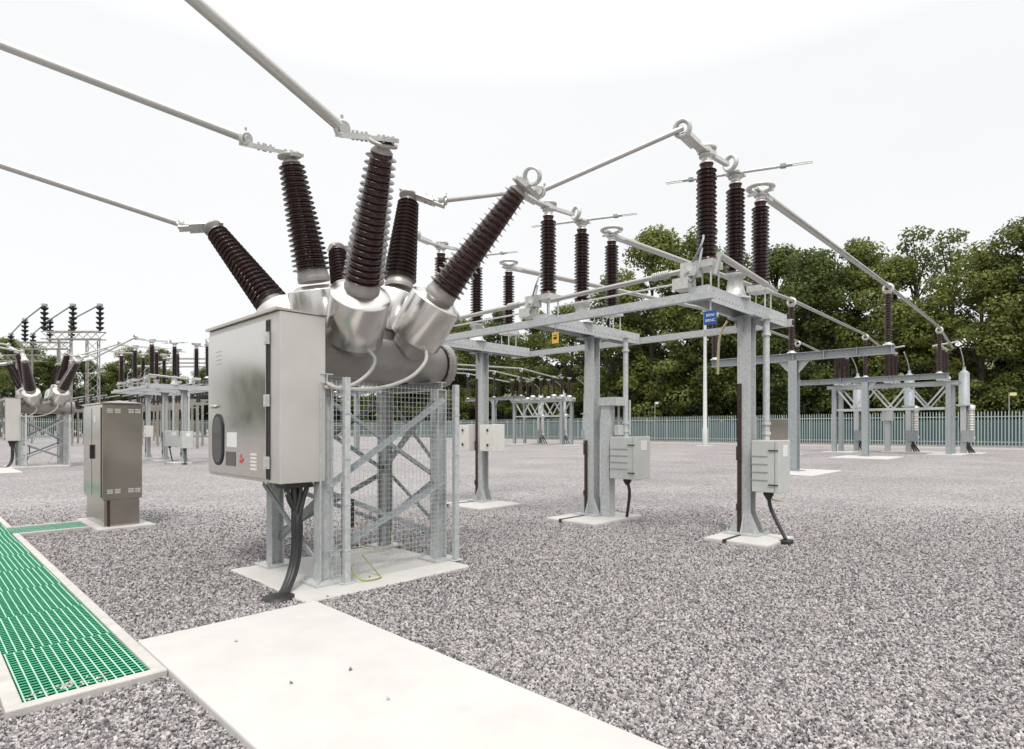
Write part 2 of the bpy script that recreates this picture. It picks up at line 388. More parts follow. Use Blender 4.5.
ico = N('GeometryNodeMeshIcoSphere'); ico.inputs['Radius'].default_value = .0090; ico.inputs['Subdivisions'].default_value = 2
pos = N('GeometryNodeInputPosition'); nzn = N('ShaderNodeTexNoise'); nzn.inputs['Scale'].default_value = 70; nzn.inputs['Detail'].default_value = 1
l(pos.outputs[0], nzn.inputs['Vector'])
vsub = N('ShaderNodeVectorMath'); vsub.operation = 'SUBTRACT'; vsub.inputs[1].default_value = (.5,.5,.5); l(nzn.outputs['Color'], vsub.inputs[0])
vsc = N('ShaderNodeVectorMath'); vsc.operation = 'SCALE'; vsc.inputs['Scale'].default_value = .020; l(vsub.outputs[0], vsc.inputs[0])
sp = N('GeometryNodeSetPosition'); l(ico.outputs[0], sp.inputs[0]); l(vsc.outputs[0], sp.inputs['Offset'])
sm = N('GeometryNodeSetMaterial'); sm.inputs['Material'].default_value = M['stone']; l(sp.outputs[0], sm.inputs[0])
iop = N('GeometryNodeInstanceOnPoints'); l(gi.outputs[0], iop.inputs['Points']); l(sm.outputs[0], iop.inputs['Instance'])
rr = N('FunctionNodeRandomValue'); rr.data_type = 'FLOAT_VECTOR'; rr.inputs['Max'].default_value = (6.28,6.28,6.28)
rs = N('FunctionNodeRandomValue'); rs.data_type = 'FLOAT_VECTOR'; rs.inputs['Min'].default_value = (.55,.5,.4); rs.inputs['Max'].default_value = (1.9,1.4,1.15); rs.inputs['Seed'].default_value = 7
l(rr.outputs[0], iop.inputs['Rotation']); l(rs.outputs[0], iop.inputs['Scale']); l(iop.outputs[0], gout.inputs[0])
md = go.modifiers.new('stones', 'NODES'); md.node_group = ng
me.materials.append(M['stone'])

# ------------------------------------------------------------------ concrete plinths
def plinth(x0, x1, y0, y1, z, lab, grp=None):
    q = random.Random(int(x0*100+y0*10)); m = MB(); n = 9; P = []
    for k in range(4):
        c = [(x0,y0),(x1,y0),(x1,y1),(x0,y1)]; a, b = c[k], c[(k+1)%4]
        for i in range(n):
            f = i/n; P.append((a[0]+(b[0]-a[0])*f+q.gauss(0,.006), a[1]+(b[1]-a[1])*f+q.gauss(0,.006)))
    N4 = len(P); cx, cy = (x0+x1)/2, (y0+y1)/2
    top = [(cx+(p[0]-cx)*.985, cy+(p[1]-cy)*.985, z) for p in P]
    m.add([(p[0],p[1],-.1) for p in P]+[(p[0],p[1],z-.015) for p in P]+top,
          [(i,(i+1)%N4,N4+(i+1)%N4,N4+i) for i in range(N4)]+[(N4+i,N4+(i+1)%N4,2*N4+(i+1)%N4,2*N4+i) for i in range(N4)]+[tuple(range(2*N4,3*N4))])
    o = m.build('concrete_plinth', 'concrete', loc=(cx, cy, 0)); tag(o, lab, 'plinth', grp); return o
breaker_plinth = plinth(2.46, 4.38, 4.89, 6.62, .03, 'wide pale concrete plinth under the near circuit breaker frame')

# ------------------------------------------------------------------ stainless kiosk
def kiosk(loc, lab):
    t = thing('equipment_kiosk', lab, 'kiosk', loc)
    x0, x1, y0, y1 = 0, .53, 0, 1.3
    P = lambda *a: [a[0]+loc[0], a[1]+loc[0], a[2]+loc[1], a[3]+loc[1], a[4], a[5]]
    MB().box(*P(.03,.50,.03,1.27,.05,.46)).build('base', 'steel_bronze', t, bevel=.004)
    MB().box(*P(x0,x1,y0,y1,.463,1.93)).build('body', 'steel_bronze', t, bevel=.006)
    m = MB(); X = loc[0]; Y = loc[1]
    m.add([(X-.03,Y-.03,1.933),(X+.56,Y-.03,1.933),(X+.56,Y+1.33,1.933),(X-.03,Y+1.33,1.933),(X-.03,Y-.03,1.955),(X+.56,Y-.03,1.955),(X+.56,Y+1.33,1.955),(X-.03,Y+1.33,1.955),(X+.265,Y+.2,2.0),(X+.265,Y+1.1,2.0)],
          [(3,2,1,0),(0,1,5,4),(1,2,6,5),(2,3,7,6),(3,0,4,7),(4,5,8),(5,6,9,8),(6,7,9),(7,4,8,9)])
    m.build('roof', 'steel_bronze', t)
    for a, b in ((.05,.62),(.66,1.25)):
        d = MB().box(*P(-.016,-.002,a,b,.50,1.88)).build('door', 'steel_bronze', t, bevel=.003)
    MB().box(*P(-.05,-.017,.56,.61,1.08,1.30)).build('handle', 'black', d)
    MB().box(*P(-.019,-.017,.35,.45,1.66,1.76)).build('label_plate', 'paper', d)
    for z in (1.80, .56):
        for xx in (.06, .16, .34, .43):
            q = MB()
            for k in range(3): q.box(*P(xx,xx+.075,-.008,-.001,z+k*.024,z+k*.024+.014))
            q.build('vent', 'box', t)
    MB().box(*P(.07,.105,.018,.029,.02,.45)).build('earth_strap', 'copper', t)
    return t
kiosk((2.08, 10.68, 0), 'bronze stainless steel kiosk standing at the end of the green side grating')
plinth(1.99, 2.75, 10.55, 12.1, .05, 'pale concrete plinth under the bronze stainless steel kiosk')

# ------------------------------------------------------------------ dead tank circuit breaker
BUSH = {'NL': ((3.353,5.688,2.281),(3.159,5.134,2.95),(2.891,4.361,4.02)), 'NR': ((4.013,5.688,2.281),(4.167,5.156,3.04),(4.536,4.257,4.11)),
        'ML': ((3.353,6.136,2.281),(3.151,6.105,3.21),(2.861,6.074,4.45)), 'MR': ((4.013,6.136,2.281),(4.274,6.095,3.32),(4.498,6.194,4.53)),
        'FL': ((3.353,6.584,2.281),(3.183,7.136,3.04),(2.782,8.068,4.14)), 'FR': ((4.013,6.584,2.281),(4.196,7.143,3.03),(4.458,7.932,4.21))}
PLATE = {'NL': (2.90,5.07,4.33), 'ML': (2.64,6.70,4.70), 'FL': (2.46,8.2,4.09), 'NR': (5.2,4.66,4.30), 'MR': (4.75,5.88,4.40), 'FR': (4.9,8.1,4.35)}
def breaker(lab):
    t = thing('circuit_breaker', lab, 'circuit breaker', (3.5, 6.05, 0))
    x0, x1, y0, y1 = 2.89, 4.34, 5.40, 6.50; zt = 2.0
    for x in (x0, x1):
        for y in (y0, y1):
            m = MB(); m.hsec((x,y,.052), (x,y,zt), .135, .14, .010, up=(1,0,0))
            m.box(x-.17,x+.17,y-.17,y+.17,.031,.051)
            for a in (-.13,.13):
                for b in (-.13,.13): m.tube((x+a,y+b,.051),(x+a,y+b,.095),.012,n=6)
            m.build('leg', 'galv', t)
    for x in (x0, x1): MB().hsec((x,y0-.07,zt+.05),(x,y1+.07,zt+.05),.13,.095,.01).build('cross_beam', 'galv', t)
    for (a, b) in (((x0,y0),(x1,y0)),((x0,y1),(x1,y1)),((x0,y0),(x0,y1)),((x1,y0),(x1,y1))):
        for (z0, z1) in ((.32,.95),(1.0,1.9)):
            ax = 0 if a[1] == b[1] else 1; o1, o2 = (.085,.105)
            def P(p, z, o): return (p[0], p[1]-o if a[1]==y0 else p[1]+o, z) if ax == 0 else (p[0]-o if a[0]==x0 else p[0]+o, p[1], z)
            MB().angle(P(a,z0,o1+.03), P(b,z1,o1+.03), .052).build('brace', 'galv_dark', t)
            MB().angle(P(a,z1,-.055), P(b,z0,-.055), .052).build('brace', 'galv_dark', t)
    for v in (5.688, 6.136, 6.584):
        m = MB(); r = .235
        m.lathe((2.62,v,2.33),(1,0,0),[(0,.0),(0,.255),(.04,.255),(.045,r),(1.90,r),(1.905,.232)],36,caps=False)
        m.lathe((2.62,v,2.33),(1,0,0),[(1.93,.232),(1.935,.262),(1.965,.262),(1.97,.25),(2.0,.262),(2.035,.262),(2.04,.235),(2.06,.19),(2.075,.0)],36,caps=False)
        for k in range(16):
            q = 2*math.pi*k/16; y = v+.248*math.cos(q); z = 2.33+.248*math.sin(q)
            m.tube((4.535,y,z),(4.68,y,z),.011,n=6)
        m.box(2.9,3.05,v-.13,v+.13,2.0+.19,2.33-.19); m.box(4.25,4.42,v-.13,v+.13,2.19,2.33-.19)
        # turrets welded up from the tank to each bushing
        tk = m
        for s in ('L','R'):
            k = 'N' if v < 5.7 else 'M' if v < 6.2 else 'F'
            ro, b, tp = [V(p) for p in BUSH[k+s]]
            ro = V((ro.x, v, 2.33)); d = (b-ro).normalized(); L0 = (b-ro).length
            m.lathe(ro, d, [(0,.19),(.15,.19),(.30,.215),(.38,.235)], 30)
        to = m.build('tank', 'tank', t)
    for k, (ro, b, tp) in BUSH.items():
        ro = V((ro[0], ro[1], 2.33)); b = V(b); tp = V(tp)
        # the housing follows root->base, the porcelain base->tip
        d0 = (b-ro).normalized(); L0 = (b-ro).length
        d1 = (tp-b).normalized(); L1 = (tp-b).length
        bo = MB().lathe(b, d1, [(-.03,.172),(.0,.175),(.02,.175),(.045,.165),(.10,.160)], 30).build('bushing', 'tank', t)
        h0 = L0-.58 if k[0] != 'M' else L0-.64
        m = MB(); m.lathe(ro, d0, [(h0,.0),(h0,.285),(h0+.004,.300),(h0+.012,.304),(h0+.50,.304),(h0+.512,.298),(h0+.522,.25),(h0+.56,.205),(h0+.57,.0)], 48, caps=False)
        m.build('current_transformer_housing', 'alu', bo)
        m = MB(); n = 19 if k[0] != 'M' else 21
        m.lathe(b+d1*.085, d1, sheds(L1-.15, n, .160, .206, .098, .136, False), 36)
        m.build('porcelain', 'porc', bo)
        c = tp - d1*.065
        m = MB(); m.lathe(c, d1, [(0,.085),(.012,.098),(.05,.06),(.06,.06),(.07,.125),(.095,.125),(.1,.11)], 26)
        pe = V(PLATE[k]); a0 = tp + d1*.03
        m.build('cap', 'tank', bo)
        m = MB(); e = pe-a0; f = e.normalized()
        u = d1 - f*d1.dot(f); u.normalize()
        m.bar(a0+u*.018-f*.13, a0+u*.018+f*(e.length*.80), .15, .036, u); m.bar(a0+f*(e.length*.42)+u*.041, pe-f*.03+u*.041, .11, .022, u)
        s = f.cross(u)
        for i in range(2):
            for j in (-.045,.045):
                for w0 in (.50,-.1):
                    p = a0 + f*(e.length*w0+.08*i) + s*j; m.tube(p-u*.012, p+u*(.072 if w0 > 0 else .05), .013, n=6)
        # clamp collar on the tube end
        m.ring(pe+u*.085, f, .062, .022, 20, 8, 1.6); m.tube(pe+u*.135, pe+u*.20, .014, n=6); m.tube(pe-f*.06+u*.085, pe+f*.06+u*.085, .048, n=16); m.bar(pe-f*.12+u*.02, pe+f*.05+u*.02, .09, .03, u)
        if k == 'NR': m.ring(a0+f*.10+u*.135, f+u*.3, .085, .022, 22, 8, 2.0); m.bar(a0+f*.10+u*.03, a0+f*.10+u*.06, .05, .03, f)
        m.build('terminal_plate', 'alu_pale', bo)
    # conduits from the near housings
    MB().path([(3.25,5.30,2.42),(3.36,5.22,2.28),(3.30,5.24,2.12),(3.1,5.28,1.98),(2.86,5.33,1.96)], .02).build('conduit', 'conduit', t)
    MB().path([(4.05,5.28,2.48),(4.0,5.20,2.30),(3.78,5.20,2.10),(3.40,5.22,1.97),(3.0,5.26,1.95),(2.88,5.32,2.0)], .022).build('conduit', 'conduit', t)
    # control cabinet on the end of the frame
    cx0, cx1, cy0, cy1, z0, z1 = 2.40, 2.88, 5.345, 7.16, 1.035, 2.655
    cb = MB().box(cx0+.02,cx1,cy0,cy1,z0,z1).build('control_cabinet', 'steel_matt', t, bevel=.005)
    m = MB(); m.add([(cx0-.02,cy0-.012,z1+.003),(cx1+.012,cy0-.012,z1+.003),(cx1+.012,cy1+.012,z1+.003),(cx0-.02,cy1+.012,z1+.003),(cx0-.02,cy0-.012,z1+.03),(cx1+.012,cy0-.012,z1+.012),(cx1+.012,cy1+.012,z1+.012),(cx0-.02,cy1+.012,z1+.03)],
          [(3,2,1,0),(4,5,6,7),(0,1,5,4),(1,2,6,5),(2,3,7,6),(3,0,4,7)]); m.build('lid', 'steel_bronze', cb)
    m = MB().lathe((2.86,5.6,z1+.03),(0,1,0),[(-.012,.001),(-.01,.03),(.01,.03),(.012,.001)],14); m.build('lifting_eye', 'alu_pale', cb)
    yd0, yd1 = cy0+.23, cy1-.03
    MB().box(cx0-.002,cx0+.017,yd0+.03,yd1,z0+.035,z1-.06).build('door', 'steel', cb, bevel=.004)
    MB().box(cx0+.012,cx0+.0195,yd0-.028,yd0+.027,z0+.03,z1-.06).build('door_gap', 'black', cb)
    for z in (1.17, 1.765, 2.36):
        MB().box(cx0-.012,cx0+.011,yd0-.03,yd0+.055,z+.0,z+.115).box(cx0-.022,cx0-.0125,yd0-.012,yd0+.02,z+.02,z+.095).build('hinge', 'alu_pale', cb)
    # viewing window: stadium frame with dark glass
    def stadium(yc, zc, w, h, x, depth, name, mm):
        P = []; r = w/2
        for i in range(13): a = math.pi*i/12; P.append((yc+r*math.cos(a), zc+h/2-r+r*math.sin(a)))
        for i in range(13): a = math.pi+math.pi*i/12; P.append((yc+r*math.cos(a), zc-h/2+r+r*math.sin(a)))
        n = len(P); m = MB().add([(x,p[0],p[1]) for p in P]+[(x-depth,p[0],p[1]) for p in P],[tuple(range(n,2*n))]+[(i,(i+1)%n,n+(i+1)%n,n+i) for i in range(n)])
        return m.build(name, mm, cb)
    stadium(6.825, 1.435, .31, .565, cx0-.0025, .010, 'window_frame', 'black'); stadium(6.825, 1.435, .25, .505, cx0-.0128, .002, 'window_glass', 'glass')
    MB().box(cx0-.005,cx0-.0025,6.30,6.57,1.36,1.515).build('label_plate', 'paper', cb)
    MB().box(cx0-.006,cx0-.0025,6.34,6.60,1.16,1.31).build('rating_plate', 'plate_dark', cb)
    m = MB(); m.box(cx0-.005,cx0-.0025,6.16,6.23,1.20,1.235).box(cx0-.005,cx0-.0025,6.18,6.205,1.245,1.29).box(cx0-.005,cx0-.0025,6.13,6.155,1.22,1.25); m.build('red_marking', 'red', cb)
    m = MB()
    for k in range(5): m.box(cx0-.016,cx0-.0025,5.79,5.93,1.145+k*.036,1.165+k*.036)
    m.build('vent', 'box_white', cb); m = MB()
    for k in range(4): m.box(cx0-.008,cx0-.0025,6.75,6.90,2.26+k*.045,2.268+k*.045)
    m.build('vent', 'alu', cb)
    MB().tube((cx0-.035,6.98,1.80),(cx0-.002,6.98,1.80),.02,n=12).box(cx0-.045,cx0-.033,6.88,7.0,1.79,1.81).build('handle', 'alu_pale', cb)
    # earth tapes down two legs
    m = MB().box(3.04,3.07,5.315,5.322,.06,1.02).box(3.12,3.16,5.28,5.32,.55,.84).box(3.02,3.10,5.28,5.31,.28,.40); m.build('earth_tape', 'copper', t)
    MB().box(4.20,4.23,6.41,6.417,.06,1.25).build('earth_tape', 'copper', t)
    MB().path([(3.02,5.30,.36),(3.12,5.14,.07),(3.34,5.10,.042),(3.42,5.26,.05),(3.30,5.36,.24)], .0075).build('earth_cable', 'earth', t)
    MB().path([(4.2,6.57,.5),(3.9,6.4,.12),(4.2,6.2,.075),(4.4,6.45,.2)], .010).build('earth_cable', 'cream', t)
    return t
cb1 = breaker('nearest outdoor circuit breaker with stainless steel control cabinet on a braced frame')

# mesh guard standing on the plinth in front of the frame
def guard(lab, a, b, y, posts):
    t = thing('mesh_guard', lab, 'mesh screen', ((a+b)/2, y, .03))
    for p in posts:
        m = MB().box(p-.03,p+.03,y-.025,y-.018,.042,2.06).box(p-.03,p-.023,y-.018,y+.03,.042,2.06).box(p-.07,p+.07,y-.05,y+.07,.0315,.0415)
        for z in (.35,.8,1.25,1.7): m.box(p-.036,p+.036,y-.030,y-.0255,z,z+.012)
        m.build('post', 'galv', t)
    m = MB(); k = a
    while k <= b: m.bar((k,y,.12),(k,y,2.02),.0028,.0028); k += .0505
    z = .12
    while z <= 2.03: m.bar((a,y+.004,z),(b,y+.004,z),.0028,.0028); z += .0505
    m.build('wire_mesh', 'galv', t)
    return t
mg1 = guard('welded wire mesh guard with two posts in front of the near breaker frame', 2.86, 4.42, 5.19, (3.02, 4.43))

# cables dropping from the control cabinet
def bundle(lab):
    t = thing('cable_bundle', lab, 'cables', (2.56, 5.40, 0))
    q = random.Random(2)
    MB().box(2.50,2.76,5.38,5.6,.985,1.034).build('gland_plate', 'black', t)
    for k in range(7):
        a = 2.52+k*.035; dy = 5.42+(k % 2)*.10
        c1, s1 = .030*math.cos(k*.9), .028*math.sin(k*.9)
        MB().path([(a,dy,1.0),(a*.6+.4*2.62,dy*.7+.3*5.44,.86),(2.63+c1,5.44+s1,.68),(2.63+c1,5.44+s1,.42),(2.585+c1,5.41+s1,.22),(2.48+c1*.9,5.33+s1,.07),(2.38+c1*.9,5.25+s1*.9,.01)], .024, 8).build('cable', 'rubber', t)
        MB().tube((a,dy,.93),(a,dy,.995),.013,n=8).build('cable_gland', 'cream', t)
    m = MB(); m.lathe((2.36,5.235,0),(0,0,1),[(0,.15),(.03,.14),(.045,.09),(.05,0)],14,caps=False); m.build('cable_duct_seal', 'black', t)
    return t
cbl1 = bundle('thick black cables hanging from the stainless control cabinet into the gravel')

# ------------------------------------------------------------------ tubular busbars from the left to the near breaker
def busbar(a, b, r, lab, grp, clamp=True, name='tubular_busbar'):
    a = V(a); b = V(b); o = MB().tube(a, b, r, n=18).build(name, 'alu_tube', loc=tuple(a)); tag(o, lab, 'busbar', grp); return o
G1 = 'busbar tubes rising to the left from the near breaker'
def coll(k):
    tp = V(BUSH[k][2]); d1 = (tp-V(BUSH[k][1])).normalized(); pe = V(PLATE[k]); a0 = tp+d1*.03; f = (pe-a0).normalized(); u = (d1-f*d1.dot(f)).normalized()
    return pe+u*.085
for k, q, r, lab in (('NL', (1.49,4.931,4.9), .052, 'thickest looking aluminium tube running out over the top edge above the cabinet'),
                 ('ML', (.574,7.459,5.25), .047, 'middle aluminium tube reaching the upper left edge from the second bushing'),
                 ('FL', (.677,8.791,4.55), .040, 'lowest aluminium tube reaching the left edge from the farthest left bushing')):
    p = coll(k); e = V(q); e = p+(e-p)*2.2
    busbar(p, e, r, lab, G1)

# ------------------------------------------------------------------ disconnector row: columns, boxes, poles, rails
def column(v, lab, ztop=3.13, tape=True):
    u = 8.42; t = thing('steel_column', lab, 'column', (u, v, 0), 'galvanised columns of the disconnector row')
    W = .19; h = W/2
    MB().hsec((u,v,.075),(u,v,ztop),W,W,.014,up=(1,0,0)).build('shaft', 'galv', t)
    m = MB().box(u-.24,u+.24,v-.24,v+.24,.051,.074)
    for a in (-.2,.2):
        for b in (-.2,.2): m.tube((u+a,v+b,.074),(u+a,v+b,.13),.016,n=6)
    for s in (-1,1):
        m.tri((u+s*(h+.001),v,.075),(u+s*.22,v,.075),(u+s*(h+.001),v,.36),.012)
        for r_ in (-1,1): m.tri((u+r_*(h-.007),v+s*(h+.001),.075),(u+r_*(h-.007),v+s*.22,.075),(u+r_*(h-.007),v+s*(h+.001),.36),.012)
    m.build('base_plate', 'galv', t)
    m = MB().box(u-.2,u+.2,v-.2,v+.2,ztop,ztop+.02)
    for s in (-1,1): m.tri((u+s*(h+.001),v,ztop),(u+s*.19,v,ztop),(u+s*(h+.001),v,ztop-.2),.012); m.tri((u,v+s*(h+.001),ztop),(u,v+s*.19,ztop),(u,v+s*(h+.001),ztop-.2),.012)
    m.build('head_plate', 'galv_dark', t)
    if tape:
        m = MB().box(u-.112,u-.0965,v+.03,v+.09,.075,2.2 if v < 4 else 1.35 if v < 7 else 2.6).box(u-.13,u-.1125,v+.022,v+.098,1.1,1.30).box(u-.13,u-.1125,v+.022,v+.098,.38,.48)
        pe = 7.7 if v < 4 else 7.55 if v < 7 else 7.5
        m.box(pe-.012,u-.241,v-.02,v+.02,.052,.06).box(pe-.022,pe-.0125,v-.025,v+.025,-.02,.062)
        m.build('earth_tape', 'copper', t)
    return t
plinth(7.7,8.64,2.88,3.74,.05, 'rough concrete plinth under the nearest disconnector column', 'concrete plinths of the disconnector row')
plinth(7.55,8.95,5.5,6.5,.05, 'rough concrete plinth under the middle disconnector column', 'concrete plinths of the disconnector row')
plinth(7.5,8.66,8.1,9.3,.05, 'rough concrete plinth under the farthest disconnector column beside the mesh guard', 'concrete plinths of the disconnector row')
CV = (3.45, 6.18, 9.02)
column(CV[0], 'nearest galvanised column of the disconnector with long brown earth tape')
column(CV[1], 'middle galvanised column of the disconnector beside a pale channel post')
column(CV[2], 'farthest galvanised column of the disconnector carrying the white boxes')

def pole(v, ang, lab, rings=True, dx=0.):
    u = 8.42; t = thing('disconnector_pole', lab, 'disconnector', (u, v, 3.15), 'three pole disconnector on the near columns')
    m = MB(); m.box(6.93,9.66,v-.13,v-.118,3.153,3.335); m.box(6.93,9.66,v+.118,v+.13,3.153,3.335); m.box(6.93,9.66,v-.13,v+.13,3.335,3.347)
    m.box(6.93,6.945,v-.117,v+.117,3.16,3.333); m.box(9.645,9.66,v-.117,v+.117,3.16,3.333)
    m.build('base_beam', 'galv', t)
    q = MB()
    for k in range(26):
        x = 7.05+k*.1
        for z in (3.22,): q.tube((x,v-.134,z),(x,v-.1302,z),.014,n=8)
    q.build('bolt_holes', 'galv_dark', t)
    for i, x in enumerate((7.16+dx*.6, 8.04+dx, 8.93+dx*1.4)):
        io = None
        m = MB()
        if i == 1:
            m.lathe((x,v,3.348),(0,0,1),[(0,.2),(.02,.2),(.03,.15),(.14,.12),(.305,.10),(.31,.14),(.355,.14)],26)
            io = m.build('insulator', 'alu_pale', t)
        else:
            m.box(x-.15,x+.15,v-.15,v+.15,3.60,3.69)
            for a in (-.11,.11):
                for b in (-.11,.11): m.tube((x+a,v+b,3.345),(x+a,v+b,3.60),.012,n=6)
            io = m.build('insulator', 'alu_pale', t)
        MB().lathe((x,v,3.70),(0,0,1),[(0,.12),(.05,.12)]+[(z+.05,r) for z,r in sheds(1.14,21,.085,.137,.075,.128)]+[(1.24,.08),(1.25,.09)],30).build('porcelain', 'porc', io)
        c = MB().lathe((x,v,4.95),(0,0,1),[(0,.085),(.02,.085),(.025,.065),(.09,.065),(.095,.095),(.12,.095)],20)
        if i == 0:
            c.bar((x-.58,v+.02,5.15),(x+.0,v,5.085),.11,.025); c.bar((x-.1,v,5.10),(x+.62,v,5.15),.06,.05); c.bar((x-.55,v+.02,5.15),(x-.25,v+.02,5.12),.14,.06); c.box(x-.1,x+.12,v-.08,v+.08,5.072,5.13)
            if rings:
                c.ring((x-.60,v+.02,5.20),(.95,.2,.2),.09,.03,22,8,1.5); c.ring((x+.72,v,5.20),(.95,-.25,0),.095,.028,22,8,1.3); c.ring((x+.04,v+.02,5.17),(0,0,1),.10,.03)
        elif i == 2:
            c.ring((x,v,5.17),(0,0,1),.165,.045,26,8,.6); c.bar((x-.19,v,5.11),(x+.2,v,5.11),.05,.03); c.bar((x,v-.19,5.10),(x,v+.19,5.10),.05,.03)
            c.box(x+.02,x+.36,v-.05,v+.05,5.055,5.085)
        c.build('cap', 'alu_pale', io)
    # open blade turned across the pole on the middle insulator
    x = 8.04+dx; a = R(ang); d = V((math.cos(a), math.sin(a), .055)); s = V((-math.sin(a), math.cos(a), 0)); c = V((x,v,5.115))
    m = MB().tube(c-d*.72, c+d*.72, .021, n=10)
    m.box(x-.12,x+.12,v-.10,v+.10,5.072,5.10)
    for sg in (-1,1):
        for o in (-.028,.028): m.tube(c+d*sg*.62+s*o, c+d*sg*.96+s*o, .008, n=6)
    m.build('blade', 'alu_pale', t)
    m = MB()
    for sg in (-1,1): m.bar(c+d*sg*.57, c+d*sg*.64, .08, .04)
    m.build('contact_block', 'galv_dark', t)
    return t
p3 = pole(CV[0], 105, 'nearest disconnector pole with three brown insulators and an open blade')
p2 = pole(CV[1]-.06, 105, 'middle disconnector pole with three brown insulators over the amber tag')
p1 = pole(CV[2]-.09, 105, 'farthest disconnector pole of the near row partly behind the breaker bushing', dx=.14)

def rail(x, z, lab):
    m = MB(); a, b = CV[0]-.2, CV[2]+.35
    m.box(x-.01,x,a,b,z,z+.11); m.box(x,x+.08,a,b,z+.10,z+.11); m.box(x,x+.08,a,b,z,z+.01)
    tag(m.build('tie_rail', 'galv', loc=(x,CV[0],z)), lab, 'rail', 'channel rails tying the disconnector poles')
rail(6.915, 3.17, 'near channel rail running along the front ends of the disconnector poles')
rail(9.675, 3.17, 'far channel rail along the back ends of the disconnector poles')

def earthblade(v0, v1, lab):
    x = 7.02; t = thing('earthing_switch', lab, 'earthing switch', (x, v0, 3.41), 'grey earthing blades lying along the disconnector')
    MB().tube((x,v0,3.60),(x,v1,3.56),.034,n=14).build('tube', 'alu_tube', t)
    m = MB(); P = []
    for k in range(9*8+1):
        a = 2*math.pi*k/8; P.append((x+.05*math.cos(a), v0+.30+.028*k/8*1.0, 3.596+.05*math.sin(a)))
    m.path(P, .007, 6, 1); m.build('spring', 'alu_pale', t)
    m = MB().box(x-.08,x+.08,v0-.12,v0+.10,3.50,3.68); m.box(x-.11,x+.11,v0-.02,v0+.2,3.349,3.49); m.tube((x-.13,v0,3.56),(x+.13,v0,3.56),.03,n=12); m.build('hinge_block', 'alu_pale', t)
    MB().path([(x-.06,v0-.05,3.66),(x-.16,v0-.2,3.78),(x-.14,v0-.24,3.9),(x-.05,v0-.2,3.98)], .014).path([(x-.06,v0-.02,3.45),(x-.16,v0-.1,3.4),(x-.2,v0-.2,3.52),(x-.13,v0-.22,3.8)], .016).build('braid', 'galv_dark', t)
    MB().tube((x-.02,v1-.1,3.44),(x-.02,v0+.2,3.44),.014,n=8).build('drive_rod', 'alu_pale', t)
    return t
earthblade(CV[0]+.15, CV[1]-.25, 'earthing blade tube between the nearest and middle disconnector poles')
earthblade(CV[1]+.15, CV[2]-.25, 'earthing blade tube between the middle and farthest disconnector poles')
# earthing blade shaft lying along the nearest pole
o = MB().tube((6.98,3.2,3.70),(8.5,3.2,3.60),.04,n=14).tube((8.5,3.2,3.60),(8.9,3.2,3.575),.02,n=10).tube((7.0,3.2,3.70),(6.98,3.25,3.47),.03,n=10).build('earthing_switch', 'alu_tube', loc=(6.95,3.2,3.6))
tag(o, 'sloping grey tube in front of the nearest pole insulators', 'earthing switch')

def motor_box(x0, x1, y0, y1, z0, z1, lab, rod, cable, m='box', foot=True):
    t = thing('control_box', lab, 'control box', ((x0+x1)/2, (y0+y1)/2, z0), 'control boxes fixed to the columns')
    MB().box(x0,x1,y0+.06,y1,z0,z1).build('body', m, t, bevel=.008)
    MB().box(x0-.006,x1+.006,y0,y0+.055,z0-.006,z1+.006).build('door', m, t, bevel=.01)
    plain = m == 'box_white'
    for z in (z0+.10, z1-.14):
        if plain: MB().box(x0-.03,x0-.0065,y0+.16,y0+.19,z,z+.05).build('latch', 'black', t); continue
        MB().box(x0-.016,x0-.0065,y0+.01,y0+.14,z,z+.014).build('hinge', 'black', t)
    q = MB()
    for k in range(4): q.box(x0-.007,x0+.01,y0+.15,y1+.02,z0+.16+k*.11,z0+.172+k*.11)
    if not plain: q.build('louvre', 'galv_dark', t)
    if not plain: MB().box(x0+(x1-x0)*.35,x0+(x1-x0)*.75,y0-.004,y0-.0005,z1-.22,z1-.06).build('label_plate', 'paper', t)
    if rod:
        MB().tube((rod[0],rod[1],z1),(rod[0],rod[1],rod[2]),.045,n=16).build('operating_rod', 'galv', t)
        q = MB()
        for z in (z1+.08, z1+.22, rod[2]-.25): q.tube((rod[0],rod[1],z),(rod[0],rod[1],z+.04),.062,n=16)
        q.box(rod[0]-.07,rod[0]+.07,rod[1]-.07,rod[1]+.07,rod[2]-.02,rod[2]+.03); q.build('coupling', 'alu_pale', t)
    if cable:
        fx, fy = cable
        MB().lathe(((x0+x1)/2-.08,(y0+y1)/2,z0-.007),(0,0,-1),[(0,.07),(.03,.07),(.10,.03)],12).build('cable_gland', 'black', t)
        MB().path([((x0+x1)/2-.08,(y0+y1)/2,z0-.05),((x0+x1)/2-.06,(y0+y1)/2-.03,z0-.25),(fx,fy,.06)], .026, 10).build('cable', 'rubber', t)
        if foot: MB().box(fx-.12,fx+.08,fy-.08,fy+.06,.0,.055).build('cable_boot', 'black', t, bevel=.015)
    return t
mb3 = motor_box(8.2,8.62,2.92,3.29,.68,1.39, 'grey control box on the nearest column with cable slanting to a black boot', (8.55,3.22,3.13), (8.28,2.86))
mb2 = motor_box(8.26,8.72,5.20,5.70,.72,1.42, 'grey control box on the middle column with white label and red switch', (8.62,5.62,3.13), (8.55,5.55), foot=False)
MB().box(8.721,8.75,5.28,5.40,1.02,1.22).build('red_switch', 'red', mb2)
wb1 = motor_box(8.2,8.5,8.44,8.86,1.10,1.64, 'white box on the right side of the farthest disconnector column', None, None, 'box_white')
wb2 = motor_box(8.2,8.5,9.20,9.55,1.10,1.64, 'white box on the left side of the farthest disconnector column', None, None, 'box_white')
